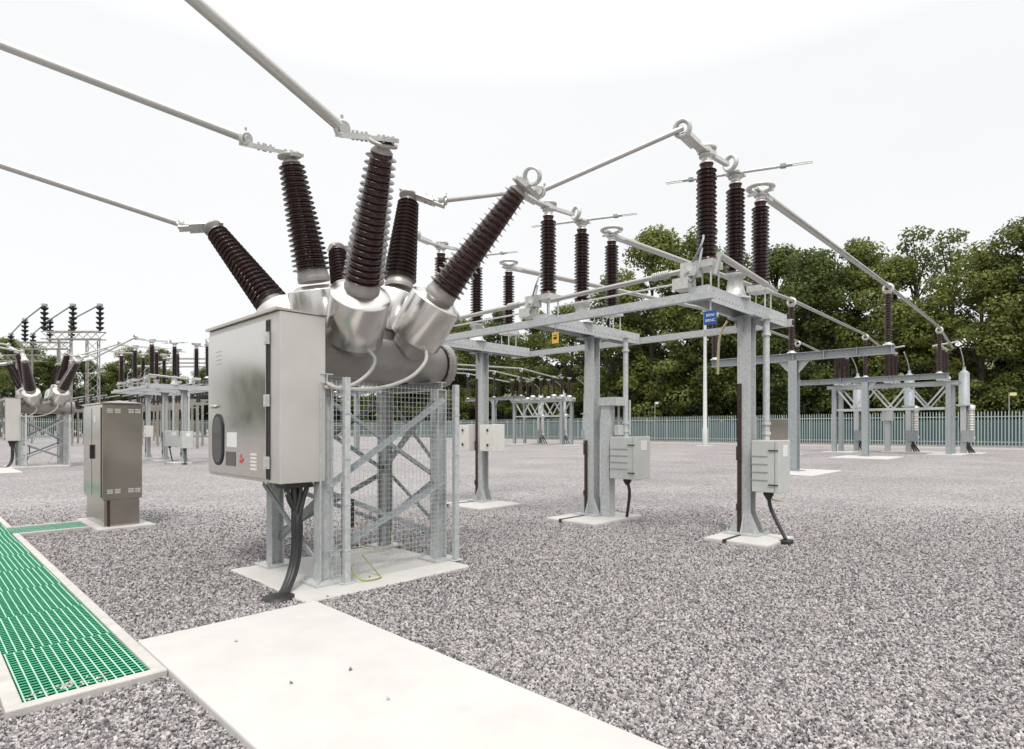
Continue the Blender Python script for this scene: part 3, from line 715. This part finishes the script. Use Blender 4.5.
# channel post beside the middle column
t = thing('channel_post', 'pale channel post with bolted brackets beside the middle column', 'post', (8.5,5.85,.09))
MB().box(8.33,8.345,5.76,5.94,.051,1.95).box(8.345,8.5,5.76,5.775,.051,1.95).build('channel', 'galv', t)
MB().box(8.30,8.62,5.60,5.96,1.95,2.09).box(8.40,8.56,5.62,5.70,1.45,1.62).build('bracket', 'galv', t)
for i in range(2): MB().tube((8.6+.1*i,5.75-.16*i,1.45),(8.6+.1*i,5.75-.16*i,2.05),.02,n=8).build('guide_rod', 'galv', t)
# signs hanging from the poles
t = thing('circuit_sign', 'small blue sign with white lettering hanging under the nearest pole', 'sign', (6.96,3.30,2.84))
MB().box(6.955,6.962,3.225,3.385,2.85,3.02).build('plate', 'blue', t); MB().box(6.956,6.961,3.29,3.31,3.026,3.165).build('hanger', 'galv', t)
text('lettering', 'BRN/', .05, 'paper', t, (-.0065,.0,.125), (R(90),0,R(-90))); text('lettering', 'BRNC', .05, 'paper', t, (-.0065,.0,.06), (R(90),0,R(-90)))
t = thing('warning_tag', 'small amber tag hanging under the middle disconnector pole', 'sign', (6.96,5.80,2.95))
MB().box(6.955,6.96,5.74,5.87,2.87,3.04).build('plate', 'yellow', t); MB().box(6.956,6.959,5.80,5.81,3.04,3.17).build('hanger', 'galv', t)
m = MB().box(6.9535,6.9548,5.77,5.84,2.985,3.00).box(6.9535,6.9548,5.77,5.84,2.93,2.97); m.build('print', 'copper', t)
tag(MB().path([(8.38,3.33,.95),(8.4,3.15,.62),(8.45,2.98,.55),(8.5,2.93,.66)], .009).build('earth_cable', 'cream', loc=(8.38,3.33,.6)), 'thin cream earth cable looping under the nearest grey control box', 'cable')
for (x,y,z,lab,zz) in ((8.6,6.3,3.1,'cream earth cable drooping beside the middle column head',2.1),(8.45,9.0,3.05,'cream earth cable drooping beside the farthest column head',1.9),(8.3,3.66,3.12,'cream earth cable drooping beside the nearest column head',2.35)):
    tag(MB().path([(x,y+.02,z),(x-.04,y+.12,z-.25),(x-.05,y+.14,zz)], .018).build('earth_cable', 'cream', loc=(x,y,z)), lab, 'cable')

# connections breaker -> disconnector
G2 = 'busbar tubes linking the breaker to the disconnector poles'
for k, v, lab, vv in (('NR', CV[0], 'sloping tube from the near right bushing up to the nearest disconnector pole', .0), ('MR', CV[1], 'thin tube from the middle right bushing to the middle disconnector pole', 0), ('FR', CV[2], 'thin tube from the farthest right bushing to the farthest disconnector pole', 0)):
    p = coll(k); busbar(p, (6.56, v+.02, 5.20), .034, lab, G2)

# ------------------------------------------------------------------ busbar supports (T posts) and post insulators
def tee(u, v, zb, half, lab, grp, dz=.28):
    t = thing('busbar_support', lab, 'busbar support', (u, v, 0), grp)
    MB().hsec((u,v,.05),(u,v,zb),.30,.32,.018,up=(1,0,0)).box(u-.3,u+.3,v-.3,v+.3,.052,.075).build('column', 'galv_dark', t)
    m = MB(); z = zb+dz/2; m.hsec((u,v-half,z),(u,v+half,z),.24,dz,.018)
    for k in range(7):
        y = v-half*.98+k*half*1.96/6; m.box(u-.118,u+.118,y-.008,y+.008,zb+.02,zb+dz-.02)
    m.build('beam', 'galv_dark', t)
    m = MB()
    for s in (-1,1): m.tri((u,v+s*.152,zb-.001),(u,v+s*.55,zb-.001),(u,v+s*.152,zb-.45),.02)
    m.build('bracket', 'galv', t)
    return t
def post_ins(p, h, lab, grp, m='porc', r=.13):
    t = thing('post_insulator', lab, 'insulator', p, grp); x, y, z = p
    MB().lathe(p,(0,0,1),[(0,.16),(.04,.16),(.045,.1),(.10,.1)],16).build('foot', 'alu_pale', t)
    MB().lathe((x,y,z+.10),(0,0,1),sheds(h-.2,18,r*.62,r),16).build('porcelain', m, t)
    MB().lathe((x,y,z+h-.10),(0,0,1),[(0,.1),(.06,.1),(.065,.14),(.1,.14)],14).ring((x,y,z+h+.07),(1,0,0),.13,.05,16,6).bar((x-.1,y,z+h+.22),(x+.25,y,z+h+.2),.06,.1).build('clamp', 'alu_pale', t)
    return t
plinth(20.4,23.6,6.2,8.2,.05,'concrete plinth under the nearer T shaped busbar support'); plinth(34.2,37.8,6.9,9.6,.05,'concrete plinth under the farther T shaped busbar support')
GS = 'T shaped busbar supports'
T4 = tee(22.3, 7.42, 4.0, 3.1, 'nearer T shaped steel busbar support right of the control box', GS); T5 = tee(37, 8.55, 4.13, 3.75, 'farther T shaped steel busbar support in front of the truss frame', GS)
GI = 'post insulators on the T shaped supports'
I4 = []; I5 = []
for v, pl in ((4.5,'right end'),(7.5,'middle'),(10.4,'left end')): I4.append(post_ins((22.3,v,4.282),1.78,'slim brown post insulator on the %s of the nearer T support' % pl, GI))
for v, pl in ((5.2,'right end'),(8.55,'middle'),(12.1,'left end')): I5.append(post_ins((37,v,4.412),2.15,'slim dark post insulator on the %s of the farther T support' % pl, GI))
G3 = 'long busbar tubes from the disconnector towards the fence'
LB = []
for k, (v, a, b, c, lab) in enumerate(((CV[0],4.5,5.2,5.3,'right hand'),(CV[1],7.5,8.55,8.5,'middle'),(CV[2],10.4,12.1,11.7,'left hand'))):
    b0 = V((9.1,v,5.10)); b1 = V((22.3,a,6.22)); b2 = V((37,b,6.78)); b3 = V((42.2,c,6.25))
    m = MB(); r = .060
    for s, e in ((b0,b1),(b1,b2),(b2,b3)): m.tube(s, e, r, n=14)
    o = m.build('tubular_busbar', 'alu_tube', loc=tuple(b0)); tag(o, '%s long aluminium tube carried over both T supports towards the fence' % lab, 'busbar', G3); LB.append(o)

# ------------------------------------------------------------------ truss frame with isolators and cable ends
def truss(u, v0, v1, lab):
    t = thing('truss_frame', lab, 'steel frame', (u, v0, 0), 'lattice portal frames')
    for x in (u, u+1.5):
        for y in (v0+.15, v1-.15):
            MB().hsec((x,y,.05),(x,y,4.19),.26,.26,.016).build('leg', 'galv_dark', t)
    for x in (u, u+1.5):
        m = MB(); m.hsec((x,v0-.3,4.30),(x,v1+.3,4.30),.2,.2,.014); m.build('top_chord', 'galv', t)
        m = MB(); m.bar((x,v0+.3,2.80),(x,v1-.3,2.80),.10,.12); m.build('bottom_chord', 'galv', t)
        n = 6
        for k in range(n):
            a = v0+.3+(v1-v0-.6)*k/n; b = v0+.3+(v1-v0-.6)*(k+1)/n
            za, zb = (2.87,4.18) if k % 2 else (4.18,2.87)
            MB().bar((x,a,za),(x,b,zb),.09,.09).build('diagonal', 'galv', t)
    m = MB()
    for y in (v0+.02,(v0+v1)/2,v1-.02): m.bar((u+.102,y,4.3),(u+1.398,y,4.3),.12,.14)
    m.build('cross_tie', 'galv', t)
    return t
def far_pole(u, v, lab):
    t = thing('isolator', lab, 'isolator', (u, v, 4.4), 'isolators on the lattice portal frames')
    MB().box(u-.9,u+2.4,v-.14,v+.14,4.405,4.62).build('base_beam', 'galv', t)
    for x in (u-.7,u+.45,u+1.6):
        i = MB().lathe((x,v,4.62),(0,0,1),[(0,.26),(.12,.24),(.2,.15)],14).build('insulator', 'alu_pale', t)
        MB().lathe((x,v,4.82),(0,0,1),sheds(1.5,14,.11,.19),14).build('porcelain', 'porc_far', i)
        MB().lathe((x,v,6.32),(0,0,1),[(0,.1),(.08,.1),(.09,.16),(.14,.16)],12).box(x-.3,x+.3,v-.05,v+.05,6.47,6.53).build('cap', 'alu_pale', i)
    MB().tube((u-.7,v-.9,6.6),(u+.5,v+.5,6.6),.05,n=8).build('blade', 'alu_pale', t)
    return t
def sealing_end(u, v, lab):
    t = thing('cable_sealing_end', lab, 'cable termination', (u, v, 0), 'grey cable sealing ends beside the fence')
    MB().hsec((u-.25,v,.05),(u-.25,v,3.0),.3,.3,.02).box(u-.5,u+.5,v-.35,v+.35,3.0,3.06).build('stand', 'galv', t)
    MB().lathe((u,v,3.062),(0,0,1),[(0,.43),(.06,.43),(.07,.29),(2.0,.28),(2.1,.2),(2.2,.09),(2.4,.09)],22).build('housing', 'galv_dark', t)
    MB().lathe((u-.1,v-.35,1.1),(0,0,1),sheds(1.6,10,.13,.2),14).build('surge_arrester', 'box_white', t)
    MB().lathe((u-.1,v-.35,.9),(0,0,1),[(0,.22),(.18,.22),(.2,.15)],14).lathe((u-.1,v-.35,2.7),(0,0,1),[(0,.2),(.3,.24),(.35,.1)],14).build('arrester_fitting', 'alu_pale', t)
    m = MB()
    for k in range(3): m.path([(u+.1*k,v+.15,3.0),(u+.1*k-.05,v+.2,1.5),(u-.1+.25*k,v-.3-.1*k,.02)], .05)
    m.build('cable', 'rubber', t)
    MB().box(u-.75,u-.42,v-.55,v+.05,.75,1.45).build('link_box', 'galv_dark', t)
    MB().path([(u,v,5.44),(u-.5,v,5.95),(u-1.6,v,6.5)], .035).build('jumper', 'alu_tube', t)
    return t
plinth(42.3,45.2,4.9,6.6,.05,'concrete plinth under the right leg of the near truss frame'); plinth(42.3,45.2,10.6,12.4,.05,'concrete plinth under the left leg of the near truss frame')
plinth(45.4,48,4.3,9.6,.05,'long concrete plinth under the grey cable sealing ends')
TF = truss(43, 5.45, 11.9, 'nearer lattice portal frame by the fence under dark red isolators')
FP = [far_pole(43, v, 'dark red isolator on the %s of the near truss frame' % s) for v, s in ((5.95,'right end'),(8.6,'middle'),(11.4,'left end'))]
SE = [sealing_end(46.4, v, '%s grey cable sealing end beside the near truss frame' % s) for v, s in ((5.25,'right hand'),(8.15,'middle'),(11.2,'left hand'))]
t = thing('control_box', 'grey box on a stand between the truss frame and the fence', 'control box', (46,9.2,0), 'control boxes by the far sealing ends')
MB().box(45.7,46.2,9.0,9.6,2.1,2.75).build('body', 'box', t); MB().box(45.8,46.1,9.15,9.45,.05,2.098).build('stand', 'galv', t)

# ------------------------------------------------------------------ second bay: copies further along
O2 = (.32, 25.0, 0); O2d = (.2, 25.2, 0); OL = (0, 29.5, 0)
dup(cb1, O2, 'smaller looking circuit breaker in the left distance with its own control cabinet', zs=1.045)
dup(mg1, O2, 'mesh guard in front of the distant circuit breaker at the left', zs=1.045)
dup(cbl1, O2, 'black cables under the control cabinet of the distant breaker at the left edge', zs=1.045)
plinth(2.78,4.72,29.91,31.75,.06,'concrete plinth under the distant circuit breaker frame')
for o, lab in ((p3,'nearest pole of the distant disconnector behind the kiosk'),(p2,'middle pole of the distant disconnector behind the kiosk'),(p1,'farthest pole of the distant disconnector behind the kiosk')): dup(o, O2d, lab, 'three pole disconnector in the left distance', zs=1.045)
for o in [o for o in col.objects if o.parent is None and o.get('category') in ('column',)]:
    dup(o, O2d, 'distant ' + o['label'].split(' of ')[0].replace('galvanised ', 'galvanised ') + ' of the row between kiosk and cabinet', 'galvanised columns of the distant disconnector', zs=1.045)
for o, lab in ((mb3,'pale control box on the nearest distant column left of the steel cabinet'),(mb2,'pale control box behind the nearest one on the distant row'),(wb1,'white box on the column just right of the kiosk')): dup(o, O2d, lab, 'control boxes in the left distance', zs=1.045)
for o, lab in [(o, o['label']) for o in list(col.objects) if o.parent is None and o.get('category') in ('rail','earthing switch')]: dup(o, O2d, 'distant ' + ' '.join(lab.replace('nearest','foremost').split()[:11]) + ' in the left bay', (o.get('group') or 'earthing parts') + ' of the left bay', zs=1.045)
for a, b, c, d in ((8.06,8.82,28.2,29.15),(8.1,9.05,30.8,31.75),(8.15,8.95,33.58,34.5)): plinth(a,b,c,d,.09,'small concrete plinth under a column of the distant disconnector at the left','plinths of the distant disconnector')
for k in BUSH:
    if k[1] == 'L':
        p = coll(k)+V(O2); p.z *= 1.045; busbar(p, p+V((-2.6,-.3,.35)), .04, 'tube running left from the %s left bushing of the distant breaker' % {'N':'near','M':'middle','F':'far'}[k[0]], 'busbars left of the distant breaker')
    else:
        p = coll(k)+V(O2); p.z *= 1.045; v = CV['NMF'.index(k[0])]; busbar(p, (6.76,v+.02+25.2,5.42), .034, 'tube from the %s right bushing of the distant breaker to its disconnector' % {'N':'near','M':'middle','F':'far'}[k[0]], 'busbars right of the distant breaker')
for o, lab in ((T4,'T shaped busbar support seen through the near mesh guard'),(T5,'slender T shaped busbar support between the first two disconnector columns')): dup(o, OL, lab, 'T shaped busbar supports of the second bay')
for i, o in enumerate(I4): dup(o, OL, 'dark insulator on the T support behind the mesh guard, %s' % ('right end','middle','left end')[i], 'insulators of the second bay')
for i, o in enumerate(I5): dup(o, OL, 'thin black insulator on the slender T support, %s' % ('right end','middle','left end')[i], 'insulators of the second bay')
for i, o in enumerate(LB): dup(o, OL, 'pale far busbar tube seen behind the disconnector columns, %s of three' % ('lowest','middle','top')[i], 'long busbar tubes of the second bay')
dup(TF, OL, 'distant lattice portal frame between the first and middle columns')
for i, o in enumerate(FP): dup(o, OL, 'small dark isolator on the distant portal frame, %s' % ('right end','middle','left end')[i], 'isolators of the distant portal frame')
for i, o in enumerate(SE): dup(o, OL, 'far cable sealing end behind the middle disconnector column, %s' % ('right','middle','left')[i], 'sealing ends of the second bay')
plinth(42.3,45.2,33.8,35.6,.05,'low concrete plinth under the right leg of the distant portal frame'); plinth(42.3,45.2,40.1,41.9,.05,'low concrete plinth under the left leg of the distant portal frame')
# extra insulator on a support, just left of the steel cabinet
tee(10.4, 29.9, 3.75, 1.5, 'steel support partly hidden by the left edge of the steel cabinet', None, .2)
post_ins((9.95,29.7,3.95),1.6,'brown insulator standing just left of the steel cabinet edge',None)

# ------------------------------------------------------------------ old lattice gantry at the far left with stacked disc insulators
def lattice(a, b, wd, m, n):
    a = V(a); b = V(b); d = (b-a)
    side = V((0,0,1)) if abs(d.normalized().z) < .7 else V((1,0,0))
    p = d.normalized().cross(side).normalized(); q = d.normalized().cross(p)
    c = [p*wd/2+q*wd/2, -p*wd/2+q*wd/2, -p*wd/2-q*wd/2, p*wd/2-q*wd/2]
    for k in c: m.bar(a+k, b+k, .085, .085)
    for i in range(n):
        for j in range(4):
            f0, f1 = i/n, (i+1)/n
            m.bar(a+d*f0+c[j], a+d*f1+c[(j+1)%4], .045, .045)
def gantry(y0, x0, x1, z, legs, lab):
    t = thing('lattice_gantry', lab, 'gantry', ((x0[0]+x1[0])/2,(x0[1]+x1[1])/2,0), 'old lattice gantries in the left distance')
    m = MB(); lattice((*x0,z),(*x1,z),.7,m,7); m.build('crossbeam', 'lattice', t)
    for p in legs: m = MB(); lattice((*p,0),(*p,z-.4),.9,m,10); m.build('tower', 'lattice', t)
    return t
gantry(0,(9.03,69.76),(12.9,65.75),10.3,((10.4,68.3),(12.2,66.4)),'taller rusty lattice gantry under the three tallest disc stacks')
gantry(0,(8.3,80.6),(12.1,76.7),10.35,((8.9,80),(11.6,77.2)),'lower looking lattice gantry just behind the taller one')
gantry(0,(8.0,92.4),(11.5,88.8),10.0,((9.6,90.8),),'farthest lattice gantry above the left trees')
def stack(p, h, lab):
    t = thing('disc_insulator', lab, 'insulator', p, 'black disc stacks on the old gantries'); n = 5
    P = []
    for k in range(n):
        z = h*k/n; P += [(z,.10),(z+h*.05,.13),(z+h*.06,.22),(z+h*.13,.33),(z+h*.15,.34),(z+h*.155,.10)]
    P.append((h,.12)); MB().lathe(p,(0,0,1),P,14).build('discs', 'black', t)
    MB().lathe((p[0],p[1],p[2]+h),(0,0,1),[(0,.24),(.22,.24)],12).build('cap', 'galv_dark', t); return t
S1 = [(9.06,69.73),(10.92,67.81),(12.68,65.99)]; S2 = [(8.78,80.08),(10.62,78.18),(12.2,76.5)]; S3 = [(8.76,91.61),(10.58,89.73)]
for p, s in zip(S1, ('left','middle','right')): stack((*p,10.75),2.3,'tall black disc stack on the front gantry, %s of three' % s)
for p, s in zip(S2, ('left','middle','right')): stack((*p,10.8),2.2,'black disc stack on the second gantry, %s of three' % s)
for p, s in zip(S3, ('left','right')): stack((*p,10.45),2.3,'small black disc stack on the farthest gantry, %s of two' % s)
for i in range(3):
    m = MB().tube((*S1[i],13.2),(*S2[i],13.1),.07,n=8)
    if i < 2: m.tube((*S2[i],13.1),(*S3[i],12.9),.07,n=8)
    tag(m.build('overhead_busbar', 'galv_dark', loc=(*S1[i],13.2)),'dark sloping bar joining the tops of the %s disc stacks' % ('left','middle','right')[i],'busbar','bars across the old gantries')
# low clutter of the older bays behind: rows of small posts carrying bars
cl = random.Random(8)
proto = thing('busbar_stand', 'x', 'busbar stand', (0,0,0))
MB().bar((0,0,0),(0,0,3.6),.16,.16).build('post', 'lattice', proto); MB().bar((-1.2,0,3.68),(1.2,0,3.68),.14,.14).build('crossarm', 'lattice', proto)
for x in (-1,0,1): MB().lathe((x,0,3.76),(0,0,1),sheds(1.15,6,.07,.14),10).build('insulator', 'black', proto)
first = True
for (u, v0, n, step, nm) in ((16,50,7,2.6,'front'),(19,58,7,2.8,'second'),(13,66,6,3.0,'left'),(22,72,8,3.2,'rear'),(26,52,6,3.0,'right front'),(29,64,7,3.0,'right rear')):
    h = 1+cl.uniform(-.08,.15)
    for k in range(n):
        o = proto if first else dup(proto); first = False
        o.location = (u, v0+k*step, 0); o.scale = (1,1,h)
        tag(o, 'low steel stand with three small black insulators in the %s distant row' % nm, 'busbar stand', 'low busbar stands of the %s distant row' % nm)
    for x in (-1,0,1):
        z = 4.95*h; tag(MB().tube((u+x,v0-1,z),(u+x,v0+n*step,z),.06,n=8).build('tubular_busbar', 'alu_tube', loc=(u+x,v0,z)), 'thin pale bar lying on the %s distant row of stands' % nm, 'busbar', 'bars on the %s distant row' % nm)

# ------------------------------------------------------------------ palisade fences, poles, far kiosk
def palisade(a, b, lab, h=3.1):
    a = V((*a,0)); b = V((*b,0)); d = b-a; n = int(d.length/.225); e = d.normalized(); s = V((-e.y,e.x,0))
    t = thing('palisade_fence', lab, 'fence', tuple(a), 'steel palisade fences round the yard')
    m = MB()
    for k in range(n+1):
        p = a+e*(k*.225); w = .036; z = h
        m.add([p-e*w+V((0,0,.08)),p+s*.02+V((0,0,.08)),p+e*w+V((0,0,.08)),p-e*w+V((0,0,z-.12)),p+s*.02+V((0,0,z-.12)),p+e*w+V((0,0,z-.12)),p+s*.012+V((0,0,z))],[(0,1,4,3),(1,2,5,4),(3,4,6),(4,5,6)])
    m.build('pales', 'fence', t)
    m = MB()
    for z in (.45, h-.5): m.bar(a-s*.03+V((0,0,z)), b-s*.03+V((0,0,z)), .03, .07)
    m.build('rails', 'fence', t); m = MB()
    for k in range(0, n+1, 12): p = a+e*(k*.225)-s*.11; m.bar(p, p+V((0,0,h-.2)), .1, .12)
    m.build('posts', 'fence', t); return t
palisade((64,-45),(64,106),'long pale palisade fence along the wood behind the truss frames')
palisade((64,106.2),(-50,106.2),'palisade fence closing the yard behind the distant left equipment')
m = MB().bar((68.4,-45,1.25),(68.4,112,1.25),.02,2.3)
tag(m.build('screen_fence', 'fence_green', loc=(68.4,-45,0)), 'dull blue green sheeting seen through the palisade pales', 'fence')
def lamp(p, h, lab):
    t = thing('lighting_column', lab, 'lamp post', (*p,0))
    MB().lathe((*p,0),(0,0,1),[(0,.24),(1.6,.24),(1.65,.19),(h,.12)],14).build('pole', 'box', t)
    MB().box(p[0]-.5,p[0]+.5,p[1]-.2,p[1]+.2,h+.002,h+.14).build('lamp_head', 'galv_dark', t)
lamp((50.7,24.57), 12.6, 'slender pale lighting column standing between the last two disconnector columns')
plinth(50.0,51.4,23.9,25.2,.05,'small concrete base of the slender lighting column')
for p, h, lab in (((66.2,4.4),4.7,'thin marker post with yellow flag behind the right end of the fence'),((66.2,38.8),5.0,'thin marker post with white plate behind the fence near the box')):
    t = thing('marker_post', lab, 'marker post', (*p,0)); MB().tube((*p,0),(*p,h),.05,n=8).build('post', 'lattice', t)
    MB().box(p[0]-.02,p[0]+.02,p[1]-.5,p[1]-.06,h-.28,h-.02).build('plate', 'sand' if p[1] < 20 else 'paper', t)
t = thing('equipment_kiosk', 'small tan kiosk seen behind the nearest control box', 'kiosk', (36.4,12.7,0))
MB().box(35.9,36.8,12.1,13.75,.05,2.05).build('body', 'steel_bronze', t); MB().box(35.85,36.85,12.05,13.8,2.052,2.12).build('roof', 'steel_bronze', t); MB().box(35.88,35.898,12.4,13.5,.3,1.9).build('door', 'steel_bronze', t)
plinth(35.6,37.1,11.8,14.0,.05,'concrete base of the small tan kiosk')

# ------------------------------------------------------------------ trees
def crown_mesh(seed, Hh, lobes, leafn, size, rad, low=.25, sparse=1.):
    q = random.Random(seed); vs = []; fs = []
    cl = []
    for k in range(lobes):
        f = q.uniform(low, 1.0)
        prof = math.sin(math.pi*min(1, max(.05, (f-low+.12)/(1.12-low)))**.9)**.6
        a = q.uniform(0, 6.283); rr = rad*prof*math.sqrt(q.uniform(.08,1))*.85
        cl.append((rr*math.cos(a), rr*math.sin(a), f*Hh*.94, q.uniform(.38,1.25)*rad*.26))
    for (cx, cy, cz, r) in cl:
        n = int(leafn*sparse*(r/(rad*.26))**2)
        for i in range(n):
            d = V((q.gauss(0,1), q.gauss(0,1), q.gauss(0,1))).normalized()
            rr = r*(q.uniform(.35,1.08)**.6); p = V((cx,cy,cz))+V((d.x*rr*1.15,d.y*rr*1.15,d.z*rr*.75))
            nrm = (d+V((q.gauss(0,.6),q.gauss(0,.6),q.gauss(0,.6)+.35))).normalized()
            u = nrm.cross(V((q.random()-.5,q.random()-.5,q.random()-.5))).normalized(); w_ = nrm.cross(u)
            s = size*q.uniform(.6,1.3); o = len(vs)
            vs += [tuple(p+u*s*.55), tuple(p+w_*s*.34+u*s*.1), tuple(p-u*s*.5), tuple(p-w_*s*.34+u*s*.05)]
            fs.append((o,o+1,o+2,o+3))
    return vs, fs, cl
def tree_proto(name, seed, Hh, lobes, leafn, size, rad, leaf, low=.25, sparse=1.):
    t = bpy.data.objects.new(name, None); col.objects.link(t)
    vs, fs, cl = crown_mesh(seed, Hh, lobes, leafn, size, rad, low, sparse)
    m = MB(); m.v = vs; m.f = fs; m.sm = [False]*len(fs); m.build('crown', leaf, t)
    m = MB(); q = random.Random(seed+9)
    bend = [(0,0,0),(q.uniform(-.3,.3),q.uniform(-.3,.3),Hh*.3),(q.uniform(-.6,.6),q.uniform(-.6,.6),Hh*.62),(q.uniform(-.8,.8),q.uniform(-.8,.8),Hh*.9)]
    rr = [Hh*.017,Hh*.013,Hh*.007,Hh*.002]
    for i in range(3): m.tube(bend[i], bend[i+1], rr[i], rr[i+1], 9)
    for (cx,cy,cz,r) in cl[::2]:
        f = min(.85, cz/Hh*.7); b = V(bend[1])*(1-f)+V(bend[2])*f; b.z = max(Hh*.15, cz-Hh*.16); b.x *= .8
        m.tube(b, (cx,cy,cz), Hh*.0045, Hh*.001, 5)
    m.build('trunk', 'bark', t)
    return t
protos = [tree_proto('broadleaf_tree', 21, 24, 85, 390, .36, 6.4, 'leaf', .10), tree_proto('broadleaf_tree', 35, 24, 90, 380, .35, 5.8, 'leaf', .08), tree_proto('broadleaf_tree', 57, 24, 82, 410, .37, 7.0, 'leaf', .10)]
birch = tree_proto('birch_tree', 77, 24, 44, 230, .36, 4.2, 'leaf_pale', .30, .5)
used = set()
def place(pr, x, y, h, lab, grp, wide=1.):
    if pr not in used: used.add(pr); o = pr
    else: o = dup(pr)
    o.location = (x, y, 0 if x < 60 else .6); o.rotation_euler = (0, 0, rnd.uniform(0, 6.28)); s = h/24; o.scale = (s*wide, s*wide, s)
    tag(o, lab, 'tree', grp); return o
RT = [(76.4,85.3,24.3),(75.6,76.2,24.0),(77.4,69.2,22.6),(75.9,60.2,23.4),(75.4,51.6,25.6),(77.4,45.9,31.5),(80.5,40.7,32.1),(79.8,34.3,27.3),(79.6,28.7,25.5),(76.3,23.0,24.4),(78.2,19.1,24.4),(76.7,15.0,20.6),(76.3,7.3,21.2),(76.3,3.2,22.8),(80.6,-1.5,23.2),(80.0,-6.1,22.5),(78,-12,23),(78,-20,23)]
for i, (x, y, h) in enumerate(RT):
    side = 'left of the disconnector columns' if y > 55 else 'behind the disconnector columns' if y > 30 else 'above the T supports' if y > 12 else 'at the right edge'
    place(protos[i % 3], x, y, h, 'leafy green tree in the wood behind the fence, ' + side, 'broadleaf trees of the wood')
for x, y, h in ((79,13.2,24.5),(81,10.2,24.0)): place(birch, x, y, h, 'thin airy birch top rising above the wood at the right', 'birches of the wood')
LT = [(11.2,184.1,22.2),(16.5,178.5,23.3),(19.2,167,21.7),(22.8,165,18.8),(28.6,163.6,18.2),(32.8,160.7,17.9),(36.7,158.5,21.6),(40.9,154.4,20.9),(41.9,142,14.1),(47.6,143.6,16.4),(51.5,140.5,16.9),(56.7,132.8,17.2),(60.7,123.9,16.4),(67.6,121.1,19.4),(71.2,111.7,22.2),(81.3,113.5,25.9),(86.2,107.4,27.4),(80,98,25),(79,92,25)]
for i, (x, y, h) in enumerate(LT):
    side = 'behind the old gantries' if i < 5 else 'behind the distant disconnector' if i < 11 else 'behind the near breaker'
    place(protos[(i+1) % 3], x, y, h, 'far hazy green tree ' + side, 'far trees along the left horizon', 1.15)
for i in range(16):  # out-of-view trees added so the cabinet door reflects a dark band
    place(protos[i % 3], -58+rnd.uniform(-6,6), -25+i*12.5, rnd.uniform(17,23), 'green tree of the shelter belt along the far left side of the yard', 'unseen trees added on the left for reflections', 1.3)
for i in range(14):  # second out-of-view row, added for reflections in the right-hand steel faces
    place(protos[i % 3], -60+i*12, -75+rnd.uniform(-5,5), rnd.uniform(14,19), 'green tree of the shelter belt behind the path end of the yard', 'unseen trees added behind the path for reflections', 1.3)
# dense wood behind the front trees, one mass
q = random.Random(41); vs = []; fs = []
def leafblob(cx, cy, cz, r, n, s0):
    for i in range(n):
        d = V((q.gauss(0,1),q.gauss(0,1),q.gauss(0,1))).normalized(); p = V((cx,cy,cz))+V((d.x,d.y,d.z*.8))*r*q.uniform(.4,1)
        u = V((q.gauss(0,1),q.gauss(0,1),q.gauss(0,1))).normalized(); w_ = u.cross(d+V((.01,.02,.5))).normalized(); s = s0*q.uniform(.6,1.3); o = len(vs)
        vs.extend([tuple(p+u*s*.5),tuple(p+w_*s*.4),tuple(p-u*s*.5),tuple(p-w_*s*.4)]); fs.append((o,o+1,o+2,o+3))
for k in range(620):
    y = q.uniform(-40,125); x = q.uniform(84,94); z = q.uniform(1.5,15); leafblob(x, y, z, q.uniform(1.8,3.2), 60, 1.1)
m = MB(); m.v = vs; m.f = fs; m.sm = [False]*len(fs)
tag(m.build('woodland', 'leaf_shade'), 'depth of the wood behind the front trees, leaves painted dark as shade', 'wood', kind='stuff')
vs = []; fs = []
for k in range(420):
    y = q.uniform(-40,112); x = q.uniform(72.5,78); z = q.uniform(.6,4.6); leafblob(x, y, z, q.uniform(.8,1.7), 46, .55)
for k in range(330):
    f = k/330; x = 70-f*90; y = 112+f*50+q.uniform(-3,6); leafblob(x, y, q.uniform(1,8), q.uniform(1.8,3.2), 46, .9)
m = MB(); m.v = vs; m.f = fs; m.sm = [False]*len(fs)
tag(m.build('undergrowth', 'leaf_shade'), 'shrubs and undergrowth along the foot of the wood, canopy shade painted in', 'undergrowth', kind='stuff')
